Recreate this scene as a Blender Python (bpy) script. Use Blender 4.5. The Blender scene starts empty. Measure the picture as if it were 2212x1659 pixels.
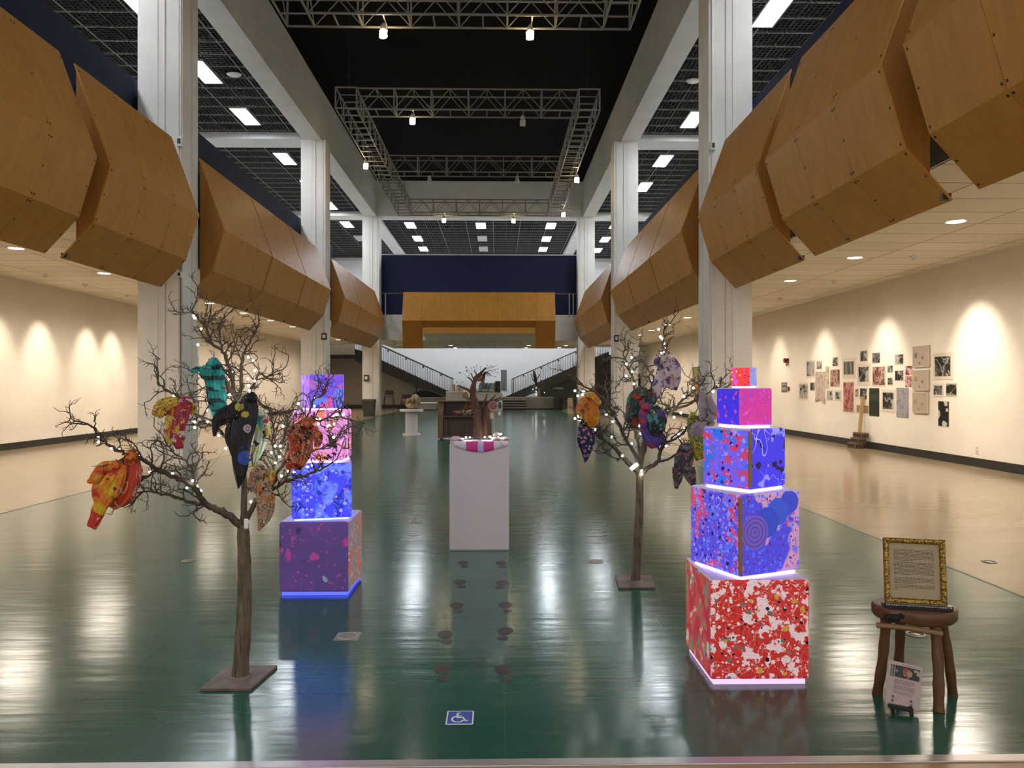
import bpy, math, random
from mathutils import Vector, Matrix, noise as mnoise

scene = bpy.context.scene
C = scene.collection
PI = math.pi
rnd = random.Random(7)

# ------------------------------------------------------------------ camera
F, EYE, HOR, CX = 1600.0, 1.5, 832.0, 1106.0
YAW = math.atan(30.0 / F)
cs, sn = math.cos(YAW), math.sin(YAW)
cam_d = bpy.data.cameras.new('camera')
cam = bpy.data.objects.new('camera', cam_d); C.objects.link(cam)
cam_d.sensor_width = 36.0; cam_d.lens = 36.0 * F / 2212.0
cam_d.shift_y = 2.5 / 2212.0
cam.location = (0, 0, EYE); cam.rotation_euler = (PI / 2, 0, -YAW)
cam_d.clip_end = 200
scene.camera = cam

def ray(px, py):
    u = (px - CX) / F
    return Vector((sn + cs * u, cs - sn * u, (HOR - py) / F))
def at_y(px, py, Y):
    r = ray(px, py); return Vector((0, 0, EYE)) + r * (Y / r.y)
def at_x(px, py, X):
    r = ray(px, py); return Vector((0, 0, EYE)) + r * (X / r.x)
def at_z(px, py, Z=0.0):
    r = ray(px, py); return Vector((0, 0, EYE)) + r * ((Z - EYE) / r.z)

# ------------------------------------------------------------------ materials
def new_mat(name):
    m = bpy.data.materials.new(name); m.use_nodes = True
    nt = m.node_tree
    return m, nt, nt.nodes['Principled BSDF']
def mat(name, col, rough=0.5, metal=0.0, emit=None, es=0.0, spec=0.5, coat=0.0):
    m, nt, b = new_mat(name)
    b.inputs['Base Color'].default_value = (*col, 1)
    b.inputs['Roughness'].default_value = rough
    b.inputs['Metallic'].default_value = metal
    b.inputs['Specular IOR Level'].default_value = spec
    b.inputs['Coat Weight'].default_value = coat
    if emit:
        b.inputs['Emission Color'].default_value = (*emit, 1)
        b.inputs['Emission Strength'].default_value = es
    return m
class G:
    """short node graph builder"""
    def __init__(s, nt): s.nt = nt
    def n(s, t, **kw):
        nd = s.nt.nodes.new(t)
        for k, v in kw.items(): setattr(nd, k, v)
        return nd
    def put(s, sock, v):
        if hasattr(v, 'is_output'): s.nt.links.new(v, sock)
        elif isinstance(v, (tuple, list)) and sock.type == 'RGBA' and len(v) == 3: sock.default_value = (*v, 1)
        else: sock.default_value = v
    def co(s, kind='Object', scale=(1, 1, 1), loc=(0, 0, 0), rot=(0, 0, 0)):
        t = s.n('ShaderNodeTexCoord'); m = s.n('ShaderNodeMapping')
        s.nt.links.new(t.outputs[kind], m.inputs['Vector'])
        m.inputs['Scale'].default_value = scale; m.inputs['Location'].default_value = loc; m.inputs['Rotation'].default_value = rot
        return m.outputs['Vector']
    def noise(s, v, scale, detail=3, rough=0.55, dist=0.0):
        t = s.n('ShaderNodeTexNoise'); s.put(t.inputs['Vector'], v)
        t.inputs['Scale'].default_value = scale; t.inputs['Detail'].default_value = detail
        t.inputs['Roughness'].default_value = rough; t.inputs['Distortion'].default_value = dist
        return t.outputs['Fac'], t.outputs['Color']
    def voro(s, v, scale, feat='F1', rand=1.0):
        t = s.n('ShaderNodeTexVoronoi', feature=feat); s.put(t.inputs['Vector'], v)
        t.inputs['Scale'].default_value = scale; t.inputs['Randomness'].default_value = rand
        return t.outputs['Distance'], t.outputs.get('Color')
    def m(s, op, a, b=0.0, c=None, clamp=False):
        t = s.n('ShaderNodeMath', operation=op, use_clamp=clamp); s.put(t.inputs[0], a); s.put(t.inputs[1], b)
        if c is not None: s.put(t.inputs[2], c)
        return t.outputs[0]
    def step(s, v, lo, hi):
        t = s.n('ShaderNodeMapRange', clamp=True); s.put(t.inputs[0], v)
        t.inputs[1].default_value = lo; t.inputs[2].default_value = hi; t.inputs[3].default_value = 0; t.inputs[4].default_value = 1
        return t.outputs[0]
    def rng(s, v, lo, hi, a, b):
        t = s.n('ShaderNodeMapRange', clamp=True); s.put(t.inputs[0], v)
        for i, x in enumerate((lo, hi, a, b)): t.inputs[i + 1].default_value = x
        return t.outputs[0]
    def mix(s, f, a, b, blend='MIX'):
        t = s.n('ShaderNodeMix', data_type='RGBA', blend_type=blend)
        s.put(t.inputs[0], f); s.put(t.inputs[6], a); s.put(t.inputs[7], b)
        return t.outputs[2]
    def vadd(s, a, b, k=1.0):
        t = s.n('ShaderNodeVectorMath', operation='SCALE'); s.put(t.inputs[0], b); t.inputs['Scale'].default_value = k
        u = s.n('ShaderNodeVectorMath', operation='ADD'); s.put(u.inputs[0], a); s.put(u.inputs[1], t.outputs[0])
        return u.outputs[0]
    def sep(s, v):
        t = s.n('ShaderNodeSeparateXYZ'); s.put(t.inputs[0], v); return t.outputs
    def bump(s, h, strength=0.3, dist=0.01):
        t = s.n('ShaderNodeBump'); s.put(t.inputs['Height'], h)
        t.inputs['Strength'].default_value = strength; t.inputs['Distance'].default_value = dist
        return t.outputs[0]

def paint(name, base, layers, rough=0.5, emit=0.0, seed=0.0, spec=0.3, scale=1.0, wrinkle=0.0):
    """hand painted / printed surface: layers of blobs, splats, lines and dots over a ground colour"""
    m, nt, b = new_mat(name); g = G(nt)
    v = g.co('Object', (scale,) * 3, (seed * 1.37, seed * 2.11 + 3, seed * 0.71))
    col = base
    for i, L in enumerate(layers):
        k, c = L[0], L[1]
        vv = g.vadd(v, (i * 3.1 + seed, i * 1.7, i * 2.3)) if True else v
        if k == 'blob':      # scale, threshold, soft
            f, _ = g.noise(vv, L[2], 3, 0.55, 0.3); mk = g.step(f, L[3], L[3] + L[4])
        elif k == 'splat':   # scale, radius, keep
            _, nc = g.noise(vv, L[2] * 2.2, 3, 0.65)
            d, cc = g.voro(g.vadd(vv, nc, 0.55 / L[2]), L[2])
            r = g.sep(cc)[0]
            rad = g.m('MULTIPLY', g.step(r, 1 - L[4], 1.0), L[3])
            mk = g.step(g.m('SUBTRACT', rad, d), 0.0, 0.02)
        elif k == 'dot':     # scale, radius, keep : round clean dots
            d, cc = g.voro(vv, L[2]); r = g.sep(cc)[0]
            rad = g.m('MULTIPLY', g.step(r, 1 - L[4], 1.0), L[3])
            mk = g.step(g.m('SUBTRACT', rad, d), 0.0, 0.015)
        elif k == 'ring':    # scale, radius, width
            d, cc = g.voro(vv, L[2])
            mk = g.step(g.m('ABSOLUTE', g.m('SUBTRACT', d, L[3])), L[4], L[4] * 0.6)
        elif k == 'line':    # scale, width, distortion
            f, _ = g.noise(vv, L[2], 2, 0.5, L[4])
            mk = g.step(g.m('ABSOLUTE', g.m('SUBTRACT', f, 0.5)), L[3], L[3] * 0.5)
        elif k == 'band':    # scale, axis, threshold
            x = g.sep(vv)[L[3]]
            f, _ = g.noise(vv, L[2] * 0.7, 2)
            w = g.m('SINE', g.m('ADD', g.m('MULTIPLY', x, L[2] * 6.28), g.m('MULTIPLY', f, 3.0)))
            mk = g.step(w, L[4], L[4] + 0.15)
        elif k == 'disc':    # centre, radius, ring count: concentric rings round a point
            t = g.n('ShaderNodeVectorMath', operation='DISTANCE'); g.put(t.inputs[0], g.co('Object')); t.inputs[1].default_value = L[2]
            d = t.outputs['Value']; mk = g.step(g.m('SUBTRACT', L[3], d), 0.0, 0.003)
            w = g.m('MULTIPLY', g.step(g.m('SINE', g.m('MULTIPLY', d, L[4] * 6.28 / L[3])), -0.2, 0.8), 0.55)
            c = g.mix(w, c, L[5])
        elif k == 'slope':   # axis, lo, hi
            mk = g.step(g.sep(g.co('Object'))[L[2]], L[3], L[4])
        col = g.mix(mk, col, c)
    if isinstance(col, tuple): b.inputs['Base Color'].default_value = (*col, 1)
    else: nt.links.new(col, b.inputs['Base Color'])
    b.inputs['Roughness'].default_value = rough; b.inputs['Specular IOR Level'].default_value = spec
    if wrinkle:
        f, _ = g.noise(g.co('Object', (45, 45, 16)), 1.0, 3, 0.6, 1.2)
        nt.links.new(g.bump(f, wrinkle, 0.02), b.inputs['Normal'])
    if emit:
        g.put(b.inputs['Emission Color'], col); b.inputs['Emission Strength'].default_value = emit
    return m

def plaster(name, col, var=0.06, rough=0.75, sc=1.0):
    m, nt, b = new_mat(name); g = G(nt); v = g.co('Object')
    f, _ = g.noise(v, 1.3 * sc, 4); f2, _ = g.noise(v, 60 * sc, 2)
    c = g.mix(g.step(f, 0.35, 0.7), tuple(x * (1 - var) for x in col), tuple(min(1, x * (1 + var)) for x in col))
    nt.links.new(c, b.inputs['Base Color']); b.inputs['Roughness'].default_value = rough
    b.inputs['Specular IOR Level'].default_value = 0.3
    nt.links.new(g.bump(f2, 0.12, 0.004), b.inputs['Normal'])
    return m

def wood(name, c1, c2, axis=2, sc=1.0, rough=0.4, spec=0.4):
    m, nt, b = new_mat(name); g = G(nt)
    s = [14 * sc] * 3; s[axis] = 0.8 * sc
    oi = g.n('ShaderNodeObjectInfo')
    off = g.n('ShaderNodeVectorMath', operation='SCALE'); off.inputs[0].default_value = (17, 31, 23); nt.links.new(oi.outputs['Random'], off.inputs['Scale'])
    v = g.vadd(g.co('Object', tuple(s)), off.outputs[0])
    f, _ = g.noise(v, 1.0, 5, 0.6, 0.6)
    v2 = g.vadd(g.co('Object', (0.35, 0.35, 0.35)), off.outputs[0]); f2, _ = g.noise(v2, 3.0, 2)
    c = g.mix(g.step(f, 0.3, 0.75), c1, c2)
    c = g.mix(g.rng(f2, 0.35, 0.7, 0, 0.22), c, tuple(x * 0.72 for x in c1))
    c = g.mix(g.rng(oi.outputs['Random'], 0, 1, 0.0, 0.16), c, tuple(x * 0.8 for x in c1))
    nt.links.new(c, b.inputs['Base Color']); b.inputs['Roughness'].default_value = rough
    b.inputs['Specular IOR Level'].default_value = spec
    nt.links.new(g.bump(f, 0.08, 0.003), b.inputs['Normal'])
    return m

# ------------------------------------------------------------------ mesh building
class MB:
    def __init__(s): s.v = []; s.f = []; s.m = []; s.sm = []
    def add(s, vs, fs, mi=0, smooth=False):
        o = len(s.v); s.v += [tuple(x) for x in vs]
        for f in fs:
            s.f.append([i + o for i in f]); s.m.append(mi); s.sm.append(smooth)
    def box(s, x0, x1, y0, y1, z0, z1, mi=0):
        vs = [(x, y, z) for z in (z0, z1) for y in (y0, y1) for x in (x0, x1)]
        s.add(vs, [(0, 2, 3, 1), (4, 5, 7, 6), (0, 1, 5, 4), (2, 6, 7, 3), (0, 4, 6, 2), (1, 3, 7, 5)], mi)
    def bar(s, a, b, w, h, up=Vector((0, 0, 1)), mi=0):
        a = Vector(a); b = Vector(b); d = (b - a).normalized()
        x = d.cross(up)
        if x.length < 1e-4: x = d.cross(Vector((1, 0, 0)))
        x.normalize(); z = x.cross(d).normalized()
        vs = [p + x * (sx * w / 2) + z * (sz * h / 2) for p in (a, b) for sx, sz in ((-1, -1), (1, -1), (1, 1), (-1, 1))]
        s.add(vs, [(0, 3, 2, 1), (4, 5, 6, 7), (0, 1, 5, 4), (1, 2, 6, 5), (2, 3, 7, 6), (3, 0, 4, 7)], mi)
    def slab(s, quad, t, mi=0):
        """quad: 4 points counter-clockwise seen from the front; thickness t behind"""
        q = [Vector(p) for p in quad]
        n = (q[1] - q[0]).cross(q[3] - q[0]).normalized()
        vs = q + [p - n * t for p in q]
        s.add(vs, [(0, 1, 2, 3), (7, 6, 5, 4), (0, 4, 5, 1), (1, 5, 6, 2), (2, 6, 7, 3), (3, 7, 4, 0)], mi)
    def prism(s, poly, fn, mi=0):
        """poly of (u,v); fn(u,v,k) -> point, k = 0 or 1"""
        n = len(poly)
        vs = [fn(u, v, 0) for u, v in poly] + [fn(u, v, 1) for u, v in poly]
        fs = [list(range(n))[::-1], list(range(n, 2 * n))] + [(i, (i + 1) % n, (i + 1) % n + n, i + n) for i in range(n)]
        s.add(vs, fs, mi)
    def tube(s, pts, rad, sides=6, mi=0, caps=True):
        pts = [Vector(p) for p in pts]; n = len(pts)
        if not isinstance(rad, (list, tuple)): rad = [rad] * n
        t0 = (pts[1] - pts[0]).normalized()
        x = t0.cross(Vector((0, 0, 1)))
        if x.length < 1e-3: x = t0.cross(Vector((0, 1, 0)))
        x.normalize(); vs = []; fs = []
        for i, p in enumerate(pts):
            t = (pts[min(i + 1, n - 1)] - pts[max(i - 1, 0)])
            t = t.normalized() if t.length > 1e-9 else t0
            x = (x - t * x.dot(t))
            x = x.normalized() if x.length > 1e-6 else t.orthogonal().normalized()
            y = t.cross(x)
            for k in range(sides):
                a = 2 * PI * k / sides
                vs.append(p + (x * math.cos(a) + y * math.sin(a)) * rad[i])
        for i in range(n - 1):
            for k in range(sides):
                k2 = (k + 1) % sides
                fs.append((i * sides + k, i * sides + k2, (i + 1) * sides + k2, (i + 1) * sides + k))
        s.add(vs, fs, mi, True)
        if caps:
            s.add(vs[:sides], [list(range(sides))[::-1]], mi); s.add(vs[-sides:], [list(range(sides))], mi)
    def lathe(s, prof, c=(0, 0, 0), seg=24, mi=0, sx=1.0, sy=1.0, axis='z'):
        vs = []; fs = []; n = len(prof)
        for r, z in prof:
            for k in range(seg):
                a = 2 * PI * k / seg
                p = (r * sx * math.cos(a), r * sy * math.sin(a), z)
                if axis == 'y': p = (p[0], -p[2], p[1])
                if axis == 'x': p = (p[2], p[0], p[1])
                vs.append((p[0] + c[0], p[1] + c[1], p[2] + c[2]))
        for i in range(n - 1):
            for k in range(seg):
                k2 = (k + 1) % seg
                fs.append((i * seg + k, i * seg + k2, (i + 1) * seg + k2, (i + 1) * seg + k))
        s.add(vs, fs, mi, True)
        for i, rev in ((0, True), (n - 1, False)):
            if prof[i][0] > 1e-5:
                ring = list(range(i * seg, i * seg + seg))
                s.add([vs[j] for j in ring], [list(range(seg))[::-1] if rev else list(range(seg))], mi)
    def ball(s, c, r, seg=10, rings=6, mi=0, sc=(1, 1, 1)):
        vs = [(c[0], c[1], c[2] - r * sc[2])]
        for i in range(1, rings):
            a = -PI / 2 + PI * i / rings
            for k in range(seg):
                b = 2 * PI * k / seg
                vs.append((c[0] + r * sc[0] * math.cos(a) * math.cos(b), c[1] + r * sc[1] * math.cos(a) * math.sin(b), c[2] + r * sc[2] * math.sin(a)))
        vs.append((c[0], c[1], c[2] + r * sc[2])); last = len(vs) - 1
        fs = [(0, 1 + (k + 1) % seg, 1 + k) for k in range(seg)]
        for i in range(rings - 2):
            for k in range(seg):
                a = 1 + i * seg; k2 = (k + 1) % seg
                fs.append((a + k, a + k2, a + seg + k2, a + seg + k))
        a = 1 + (rings - 2) * seg
        fs += [(a + k, a + (k + 1) % seg, last) for k in range(seg)]
        s.add(vs, fs, mi, True)
    def build(s, name, mats, parent=None, loc=None, bevel=0.0, seg=2):
        """vertices are in world space; loc (or the parent's location) becomes the origin"""
        if not isinstance(mats, (list, tuple)): mats = [mats]
        o0 = Vector(loc) if loc is not None else Vector((0, 0, 0))
        if parent is not None: o0 = parent_world(parent)
        me = bpy.data.meshes.new(name)
        me.from_pydata([tuple(Vector(p) - o0) for p in s.v], [], s.f)
        for mt in mats: me.materials.append(mt)
        for p, mi, sm in zip(me.polygons, s.m, s.sm): p.material_index = mi; p.use_smooth = sm
        me.update()
        o = bpy.data.objects.new(name, me); C.objects.link(o)
        if parent is not None: o.parent = parent
        elif loc is not None: o.location = loc
        if bevel:
            md = o.modifiers.new('bevel', 'BEVEL'); md.width = bevel; md.segments = seg; md.limit_method = 'ANGLE'
        return o
def parent_world(p):
    v = Vector((0, 0, 0))
    while p is not None:
        v += p.location; p = p.parent
    return v
def tag(o, label=None, cat=None, group=None, kind=None):
    if label: o['label'] = label
    if cat: o['category'] = cat
    if group: o['group'] = group
    if kind: o['kind'] = kind
    return o
def thing(name, label, cat, loc=(0, 0, 0), group=None):
    o = bpy.data.objects.new(name, None); C.objects.link(o); o.location = loc
    o.empty_display_size = 0.1
    return tag(o, label, cat, group)
def dup(root, loc, label=None, group=None):
    r = root.copy(); C.objects.link(r); r.location = loc
    if label: r['label'] = label
    if group: r['group'] = group
    for ch in list(root.children):
        c = ch.copy(); C.objects.link(c); c.parent = r
        for gch in list(ch.children):
            d = gch.copy(); C.objects.link(d); d.parent = c
    return r
def struct(mb, name, mats, **kw):
    return tag(mb.build(name, mats, **kw), kind='structure')
ORD = ['first', 'second', 'third', 'fourth', 'fifth', 'sixth', 'seventh', 'eighth', 'ninth', 'tenth', 'eleventh', 'twelfth', 'thirteenth']
# ================================================================== the hall
XL, XR = -11.32, 8.8            # side walls
CLI, CLO = -5.87, -6.70         # left columns: inner and outer face
CRI, CRO = 3.97, 4.80           # right columns
COLY = [2.5, 13.9, 25.3, 36.7]
CD = 0.7
ZB = 9.85                       # underside of the beams
ZG = 10.05                      # open grid ceiling
ZBLK = 11.6                     # black ceiling over the middle
YB = 50.0

M_white = plaster('column_paint', (0.76, 0.73, 0.69))
M_wall = plaster('gallery_wall_paint', (0.80, 0.735, 0.64), 0.04)
M_beam = plaster('beam_paint', (0.64, 0.64, 0.63))
M_navy = mat('navy_paint', (0.010, 0.017, 0.056), 0.7, spec=0.25)
M_black = mat('black_ceiling_paint', (0.004, 0.004, 0.004), 0.9, spec=0.1)
M_base = mat('black_rubber_base', (0.02, 0.019, 0.017), 0.45)
M_bwall = plaster('back_wall_paint', (0.7, 0.7, 0.7), 0.03)
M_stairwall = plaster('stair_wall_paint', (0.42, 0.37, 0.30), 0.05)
M_dark = mat('dark_steel', (0.018, 0.017, 0.016), 0.5)
M_blackp = mat('black_plastic', (0.012, 0.012, 0.012), 0.45)
M_whitep = mat('white_plastic', (0.75, 0.74, 0.72), 0.4)
M_steel = mat('brushed_steel', (0.62, 0.61, 0.58), 0.35, 0.85)

# ---- floors
def floor_mat(name, base, light, dark, seam, rough, scratch, bstr):
    m, nt, b = new_mat(name); g = G(nt); v = g.co('Object')
    f1, _ = g.noise(g.co('Object', (0.35, 1.1, 1)), 1.6, 4)
    f2, _ = g.noise(g.co('Object', (2.0, 22, 1)), 1.5, 5, 0.7, 0.4)
    f3, _ = g.noise(g.co('Object', (5, 60, 1), rot=(0, 0, 0.15)), 2.0, 3, 0.8)
    c = g.mix(g.step(f1, 0.35, 0.68), base, light)
    c = g.mix(g.m('MULTIPLY', g.step(f2, 0.5, 0.75), 0.55), c, dark)
    c = g.mix(g.m('MULTIPLY', g.step(f3, 0.70, 0.76), 0.25), c, scratch)
    f4, _ = g.noise(g.co('Object', (9, 40, 1), (3, 1, 0), (0, 0, 0.9)), 1.6, 2, 0.8)
    c = g.mix(g.m('MULTIPLY', g.step(f4, 0.74, 0.78), 0.2), c, scratch)
    br = g.n('ShaderNodeTexBrick', offset=0.37, squash=1.0)
    g.put(br.inputs['Vector'], g.co('Object', (1, 1, 1), (0.02, -0.03, 0), (0, 0, PI / 2)))
    br.inputs['Brick Width'].default_value = 4.1; br.inputs['Row Height'].default_value = 0.985
    br.inputs['Mortar Size'].default_value = 0.0014; br.inputs['Mortar Smooth'].default_value = 0.2; br.inputs['Scale'].default_value = 1
    c = g.mix(g.m('MULTIPLY', br.outputs['Fac'], 0.5), c, seam)
    nt.links.new(c, b.inputs['Base Color'])
    r = g.rng(f2, 0.3, 0.7, rough * 0.8, rough * 1.35); nt.links.new(r, b.inputs['Roughness'])
    b.inputs['Specular IOR Level'].default_value = 0.55
    h1, _ = g.noise(g.co('Object', (0.55, 5.0, 1)), 1.0, 3, 0.5, 0.3)
    h2, _ = g.noise(g.co('Object', (2.0, 16.0, 1)), 1.0, 2)
    h = g.m('ADD', h1, g.m('MULTIPLY', h2, 0.25))
    nt.links.new(g.bump(h, bstr, 0.012), b.inputs['Normal'])
    return m
M_green = floor_mat('green_vinyl', (0.020, 0.086, 0.060), (0.029, 0.108, 0.077), (0.013, 0.058, 0.041), (0.10, 0.16, 0.13), 0.16, (0.07, 0.14, 0.11), 0.2)
M_tan = floor_mat('tan_vinyl', (0.31, 0.235, 0.145), (0.37, 0.285, 0.18), (0.25, 0.185, 0.11), (0.22, 0.15, 0.08), 0.15, (0.38, 0.28, 0.17), 0.2)
GX0, GX1, GY0 = -5.80, 3.72, 2.965
mb = MB(); mb.box(GX0, GX1, GY0, 45.4, -0.12, 0.0); struct(mb, 'floor', [M_green])
mb = MB(); mb.box(XL - 0.2, GX0, GY0, YB, -0.12, 0.0); struct(mb, 'floor_left', [M_tan])
mb = MB(); mb.box(GX1, XR + 0.2, GY0, YB, -0.12, 0.0); struct(mb, 'floor_right', [M_tan])
mb = MB(); mb.box(GX0, GX1, 45.4, YB, -0.12, 0.0); struct(mb, 'floor_back', [M_green])
M_oakfl = wood('oak_threshold', (0.34, 0.19, 0.075), (0.44, 0.27, 0.12), 0, 1.0, 0.3)
mb = MB(); mb.box(XL - 0.2, XR + 0.2, -3.0, GY0 - 0.055, -0.12, 0.0); struct(mb, 'floor_front', [M_oakfl])
mb = MB(); mb.box(XL - 0.2, XR + 0.2, GY0 - 0.055, GY0, -0.12, 0.006); struct(mb, 'trim_1', [mat('aluminium_strip', (0.55, 0.52, 0.5), 0.32, 0.8)], bevel=0.003)
M_edge = mat('grey_edging', (0.10, 0.11, 0.10), 0.4)
for k, x in enumerate((GX0, GX1)):
    mb = MB(); mb.box(x - 0.012, x + 0.012, GY0, 45.4, 0.0, 0.002); struct(mb, 'trim_%d' % (k + 2), [M_edge])

# ---- outer walls
mb = MB(); mb.box(XL - 0.2, XL, -3, YB, 0, 12); struct(mb, 'wall_left', [M_wall])
mb = MB(); mb.box(XR, XR + 0.2, -3, YB, 0, 12); struct(mb, 'wall_right', [M_wall])
mb = MB(); mb.box(XL - 0.2, XR + 0.2, YB, YB + 0.2, 0, 12); struct(mb, 'wall_back', [M_bwall])
mb = MB(); mb.box(XL, XL + 0.02, -3, 49, 0, 0.16); struct(mb, 'baseboard_left', [M_base])
mb = MB(); mb.box(XR - 0.02, XR, -3, 49, 0, 0.16); struct(mb, 'baseboard_right', [M_base])

# ---- balconies: a thick slab on either side, tiled underside
def tile_mat(name):
    m, nt, b = new_mat(name); g = G(nt)
    v = g.co('Object', (1, 1, 1), (0.2, 0.1, 0))
    br = g.n('ShaderNodeTexBrick', offset=0.0, squash=1.0); g.put(br.inputs['Vector'], v)
    br.inputs['Color1'].default_value = (0.84, 0.78, 0.68, 1); br.inputs['Color2'].default_value = (0.72, 0.65, 0.55, 1)
    br.inputs['Mortar'].default_value = (0.34, 0.27, 0.19, 1)
    br.inputs['Brick Width'].default_value = 1.44; br.inputs['Row Height'].default_value = 0.72
    br.inputs['Mortar Size'].default_value = 0.012; br.inputs['Scale'].default_value = 1; br.inputs['Bias'].default_value = -0.2
    f, _ = g.noise(g.co('Object'), 45, 3)
    c = g.mix(g.m('MULTIPLY', g.step(f, 0.55, 0.75), 0.18), br.outputs['Color'], (0.35, 0.29, 0.22))
    nt.links.new(c, b.inputs['Base Color']); b.inputs['Roughness'].default_value = 0.8; b.inputs['Specular IOR Level'].default_value = 0.2
    nt.links.new(g.bump(g.m('MULTIPLY', br.outputs['Fac'], -1.0), 0.5, 0.01), b.inputs['Normal'])
    return m
M_tile = tile_mat('ceiling_tile')
ZCL, ZCR = 4.0, 3.86
for s, nm, x0, x1, z in ((-1, 'left', XL, -6.45, ZCL), (1, 'right', 4.72, XR, ZCR)):
    mb = MB(); mb.box(x0, x1, -3, 45.8, z, z + 0.05, 0); mb.box(x0, x1, -3, 45.8, z + 0.05, 4.95, 1)
    xi = x1 if s < 0 else x0
    mb.box(xi - 0.02, xi + 0.02, -3, 45.8, z, 4.95, 1)
    struct(mb, 'ceiling_' + nm, [M_tile, M_white])
# navy partition behind the panels
for nm, x0, x1, z1 in (('left', -6.88, -6.80, 7.23), ('right', 5.05, 5.13, 7.14)):
    mb = MB(); mb.box(x0, x1, -3, 30.6, 4.95, z1)
    xo = x1 if nm == 'left' else x0; sg = 1 if nm == 'left' else -1
    for k in range(220):
        y = -3 + 0.15 * k
        if y < 30.4: mb.box(min(xo, xo + sg * 0.02), max(xo, xo + sg * 0.02), y, y + 0.07, 4.95, 6.3)
    struct(mb, 'wall_balcony_' + nm, [M_navy])
# far balcony
mb = MB(); mb.box(-6.65, 4.75, 37.7, 37.82, 5.08, 8.10, 0); mb.box(-6.65, 4.75, 37.69, 37.84, 8.10, 8.15, 1)
struct(mb, 'wall_balcony_back', [M_navy, M_beam])
mb = MB(); mb.box(-6.45, 4.72, 37.7, 45.8, 3.78, 5.08, 0); mb.box(-6.45, 4.72, 37.7, 45.8, 3.77, 3.782, 1)
struct(mb, 'ceiling_back', [M_white, M_tile])

# ---- columns: one thing each, grooved faces
def column(i, side):
    x_in, x_out = (CLI, CLO) if side < 0 else (CRI, CRO)
    o = 1 if x_out > x_in else -1; w = abs(x_out - x_in); y = COLY[i]
    g = 0.03
    # outline in (u across from inner face, v depth)
    fr = [(0, 0), (0.055, 0), (0.055, g), (0.075, g), (0.075, 0.008), (0.30, 0.008), (0.30, g), (0.335, g), (0.335, 0.008), (0.46, 0.008), (0.46, 0), (0.50, 0), (w, 0)]
    side_in = [(0, CD), (0, CD * 0.62), (g, CD * 0.62), (g, CD * 0.56), (0, CD * 0.56)]
    poly = fr + [(w, CD)] + side_in
    mb = MB()
    mb.prism(poly, lambda u, v, k: (x_in + o * u, y + v, 0.0 if k == 0 else ZB))
    return struct(mb, 'trim_column', [M_white])
for i in range(4):
    for s in (-1, 1): column(i, s)

# ---- beams
def beam(x0, x1, y0, y1, z0, z1):
    mb = MB(); mb.box(x0, x1, y0, y1, z0, z1); return struct(mb, 'trim_beam', [M_beam])
for x0, x1 in ((-6.64, -6.02), (4.20, 4.80)):
    beam(x0, x1, -3, 36.7, ZB, ZBLK); beam(x0, x1, 37.6, YB, ZB, ZG + 0.5)
beam(-6.64, 4.80, 36.7, 37.6, ZB, ZBLK)
for y in COLY:
    beam(XL, -6.64, y - 0.05, y + 0.9, ZB, ZG + 0.5); beam(4.80, XR, y - 0.05, y + 0.9, ZB, ZG + 0.5)
mb = MB(); mb.box(-6.02, 4.20, -3, 36.7, ZBLK, ZBLK + 0.1); struct(mb, 'ceiling', [M_black])
# black inner lining at the top of the beams
# ---- open grid ceiling: black egg-crate with grey bars
M_bar = mat('grid_bar_paint', (0.16, 0.16, 0.155), 0.5)
M_cell = mat('grid_cell_paint', (0.022, 0.022, 0.021), 0.6)
def grid_ceiling(nm, x0, x1, y0, y1):
    mb = MB()
    mb.box(x0, x1, y0, y1, ZG + 0.45, ZG + 0.5, 2)
    nx = int((x1 - x0) / 0.72) + 1; ny = int((y1 - y0) / 0.72) + 1
    for i in range(nx + 1):
        x = x0 + 0.72 * i
        if x < x1: mb.box(x - 0.014, x + 0.014, y0, y1, ZG, ZG + 0.04, 0 if i % 2 == 0 else 1)
        for k in range(1, 6):
            xx = x + 0.12 * k
            if xx < x1: mb.box(xx - 0.006, xx + 0.006, y0, y1, ZG + 0.01, ZG + 0.05, 1)
    for j in range(ny + 1):
        y = y0 + 0.72 * j
        if y < y1: mb.box(x0, x1, y - 0.014, y + 0.014, ZG, ZG + 0.04, 0)
        for k in range(1, 6):
            yy = y + 0.12 * k
            if yy < y1: mb.box(x0, x1, yy - 0.006, yy + 0.006, ZG + 0.01, ZG + 0.05, 1)
    return struct(mb, nm, [M_bar, M_cell, M_black])
grid_ceiling('ceiling_grid_left', XL, -6.64, -3, YB)
grid_ceiling('ceiling_grid_right', 4.80, XR, -3, YB)
grid_ceiling('ceiling_grid_back', -6.02, 4.20, 37.6, YB)
# white head trim where the back wall meets the grid
mb = MB(); mb.box(XL, XR, YB - 0.25, YB, ZG - 0.22, ZG - 0.02); struct(mb, 'trim_4', [M_beam])

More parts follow.
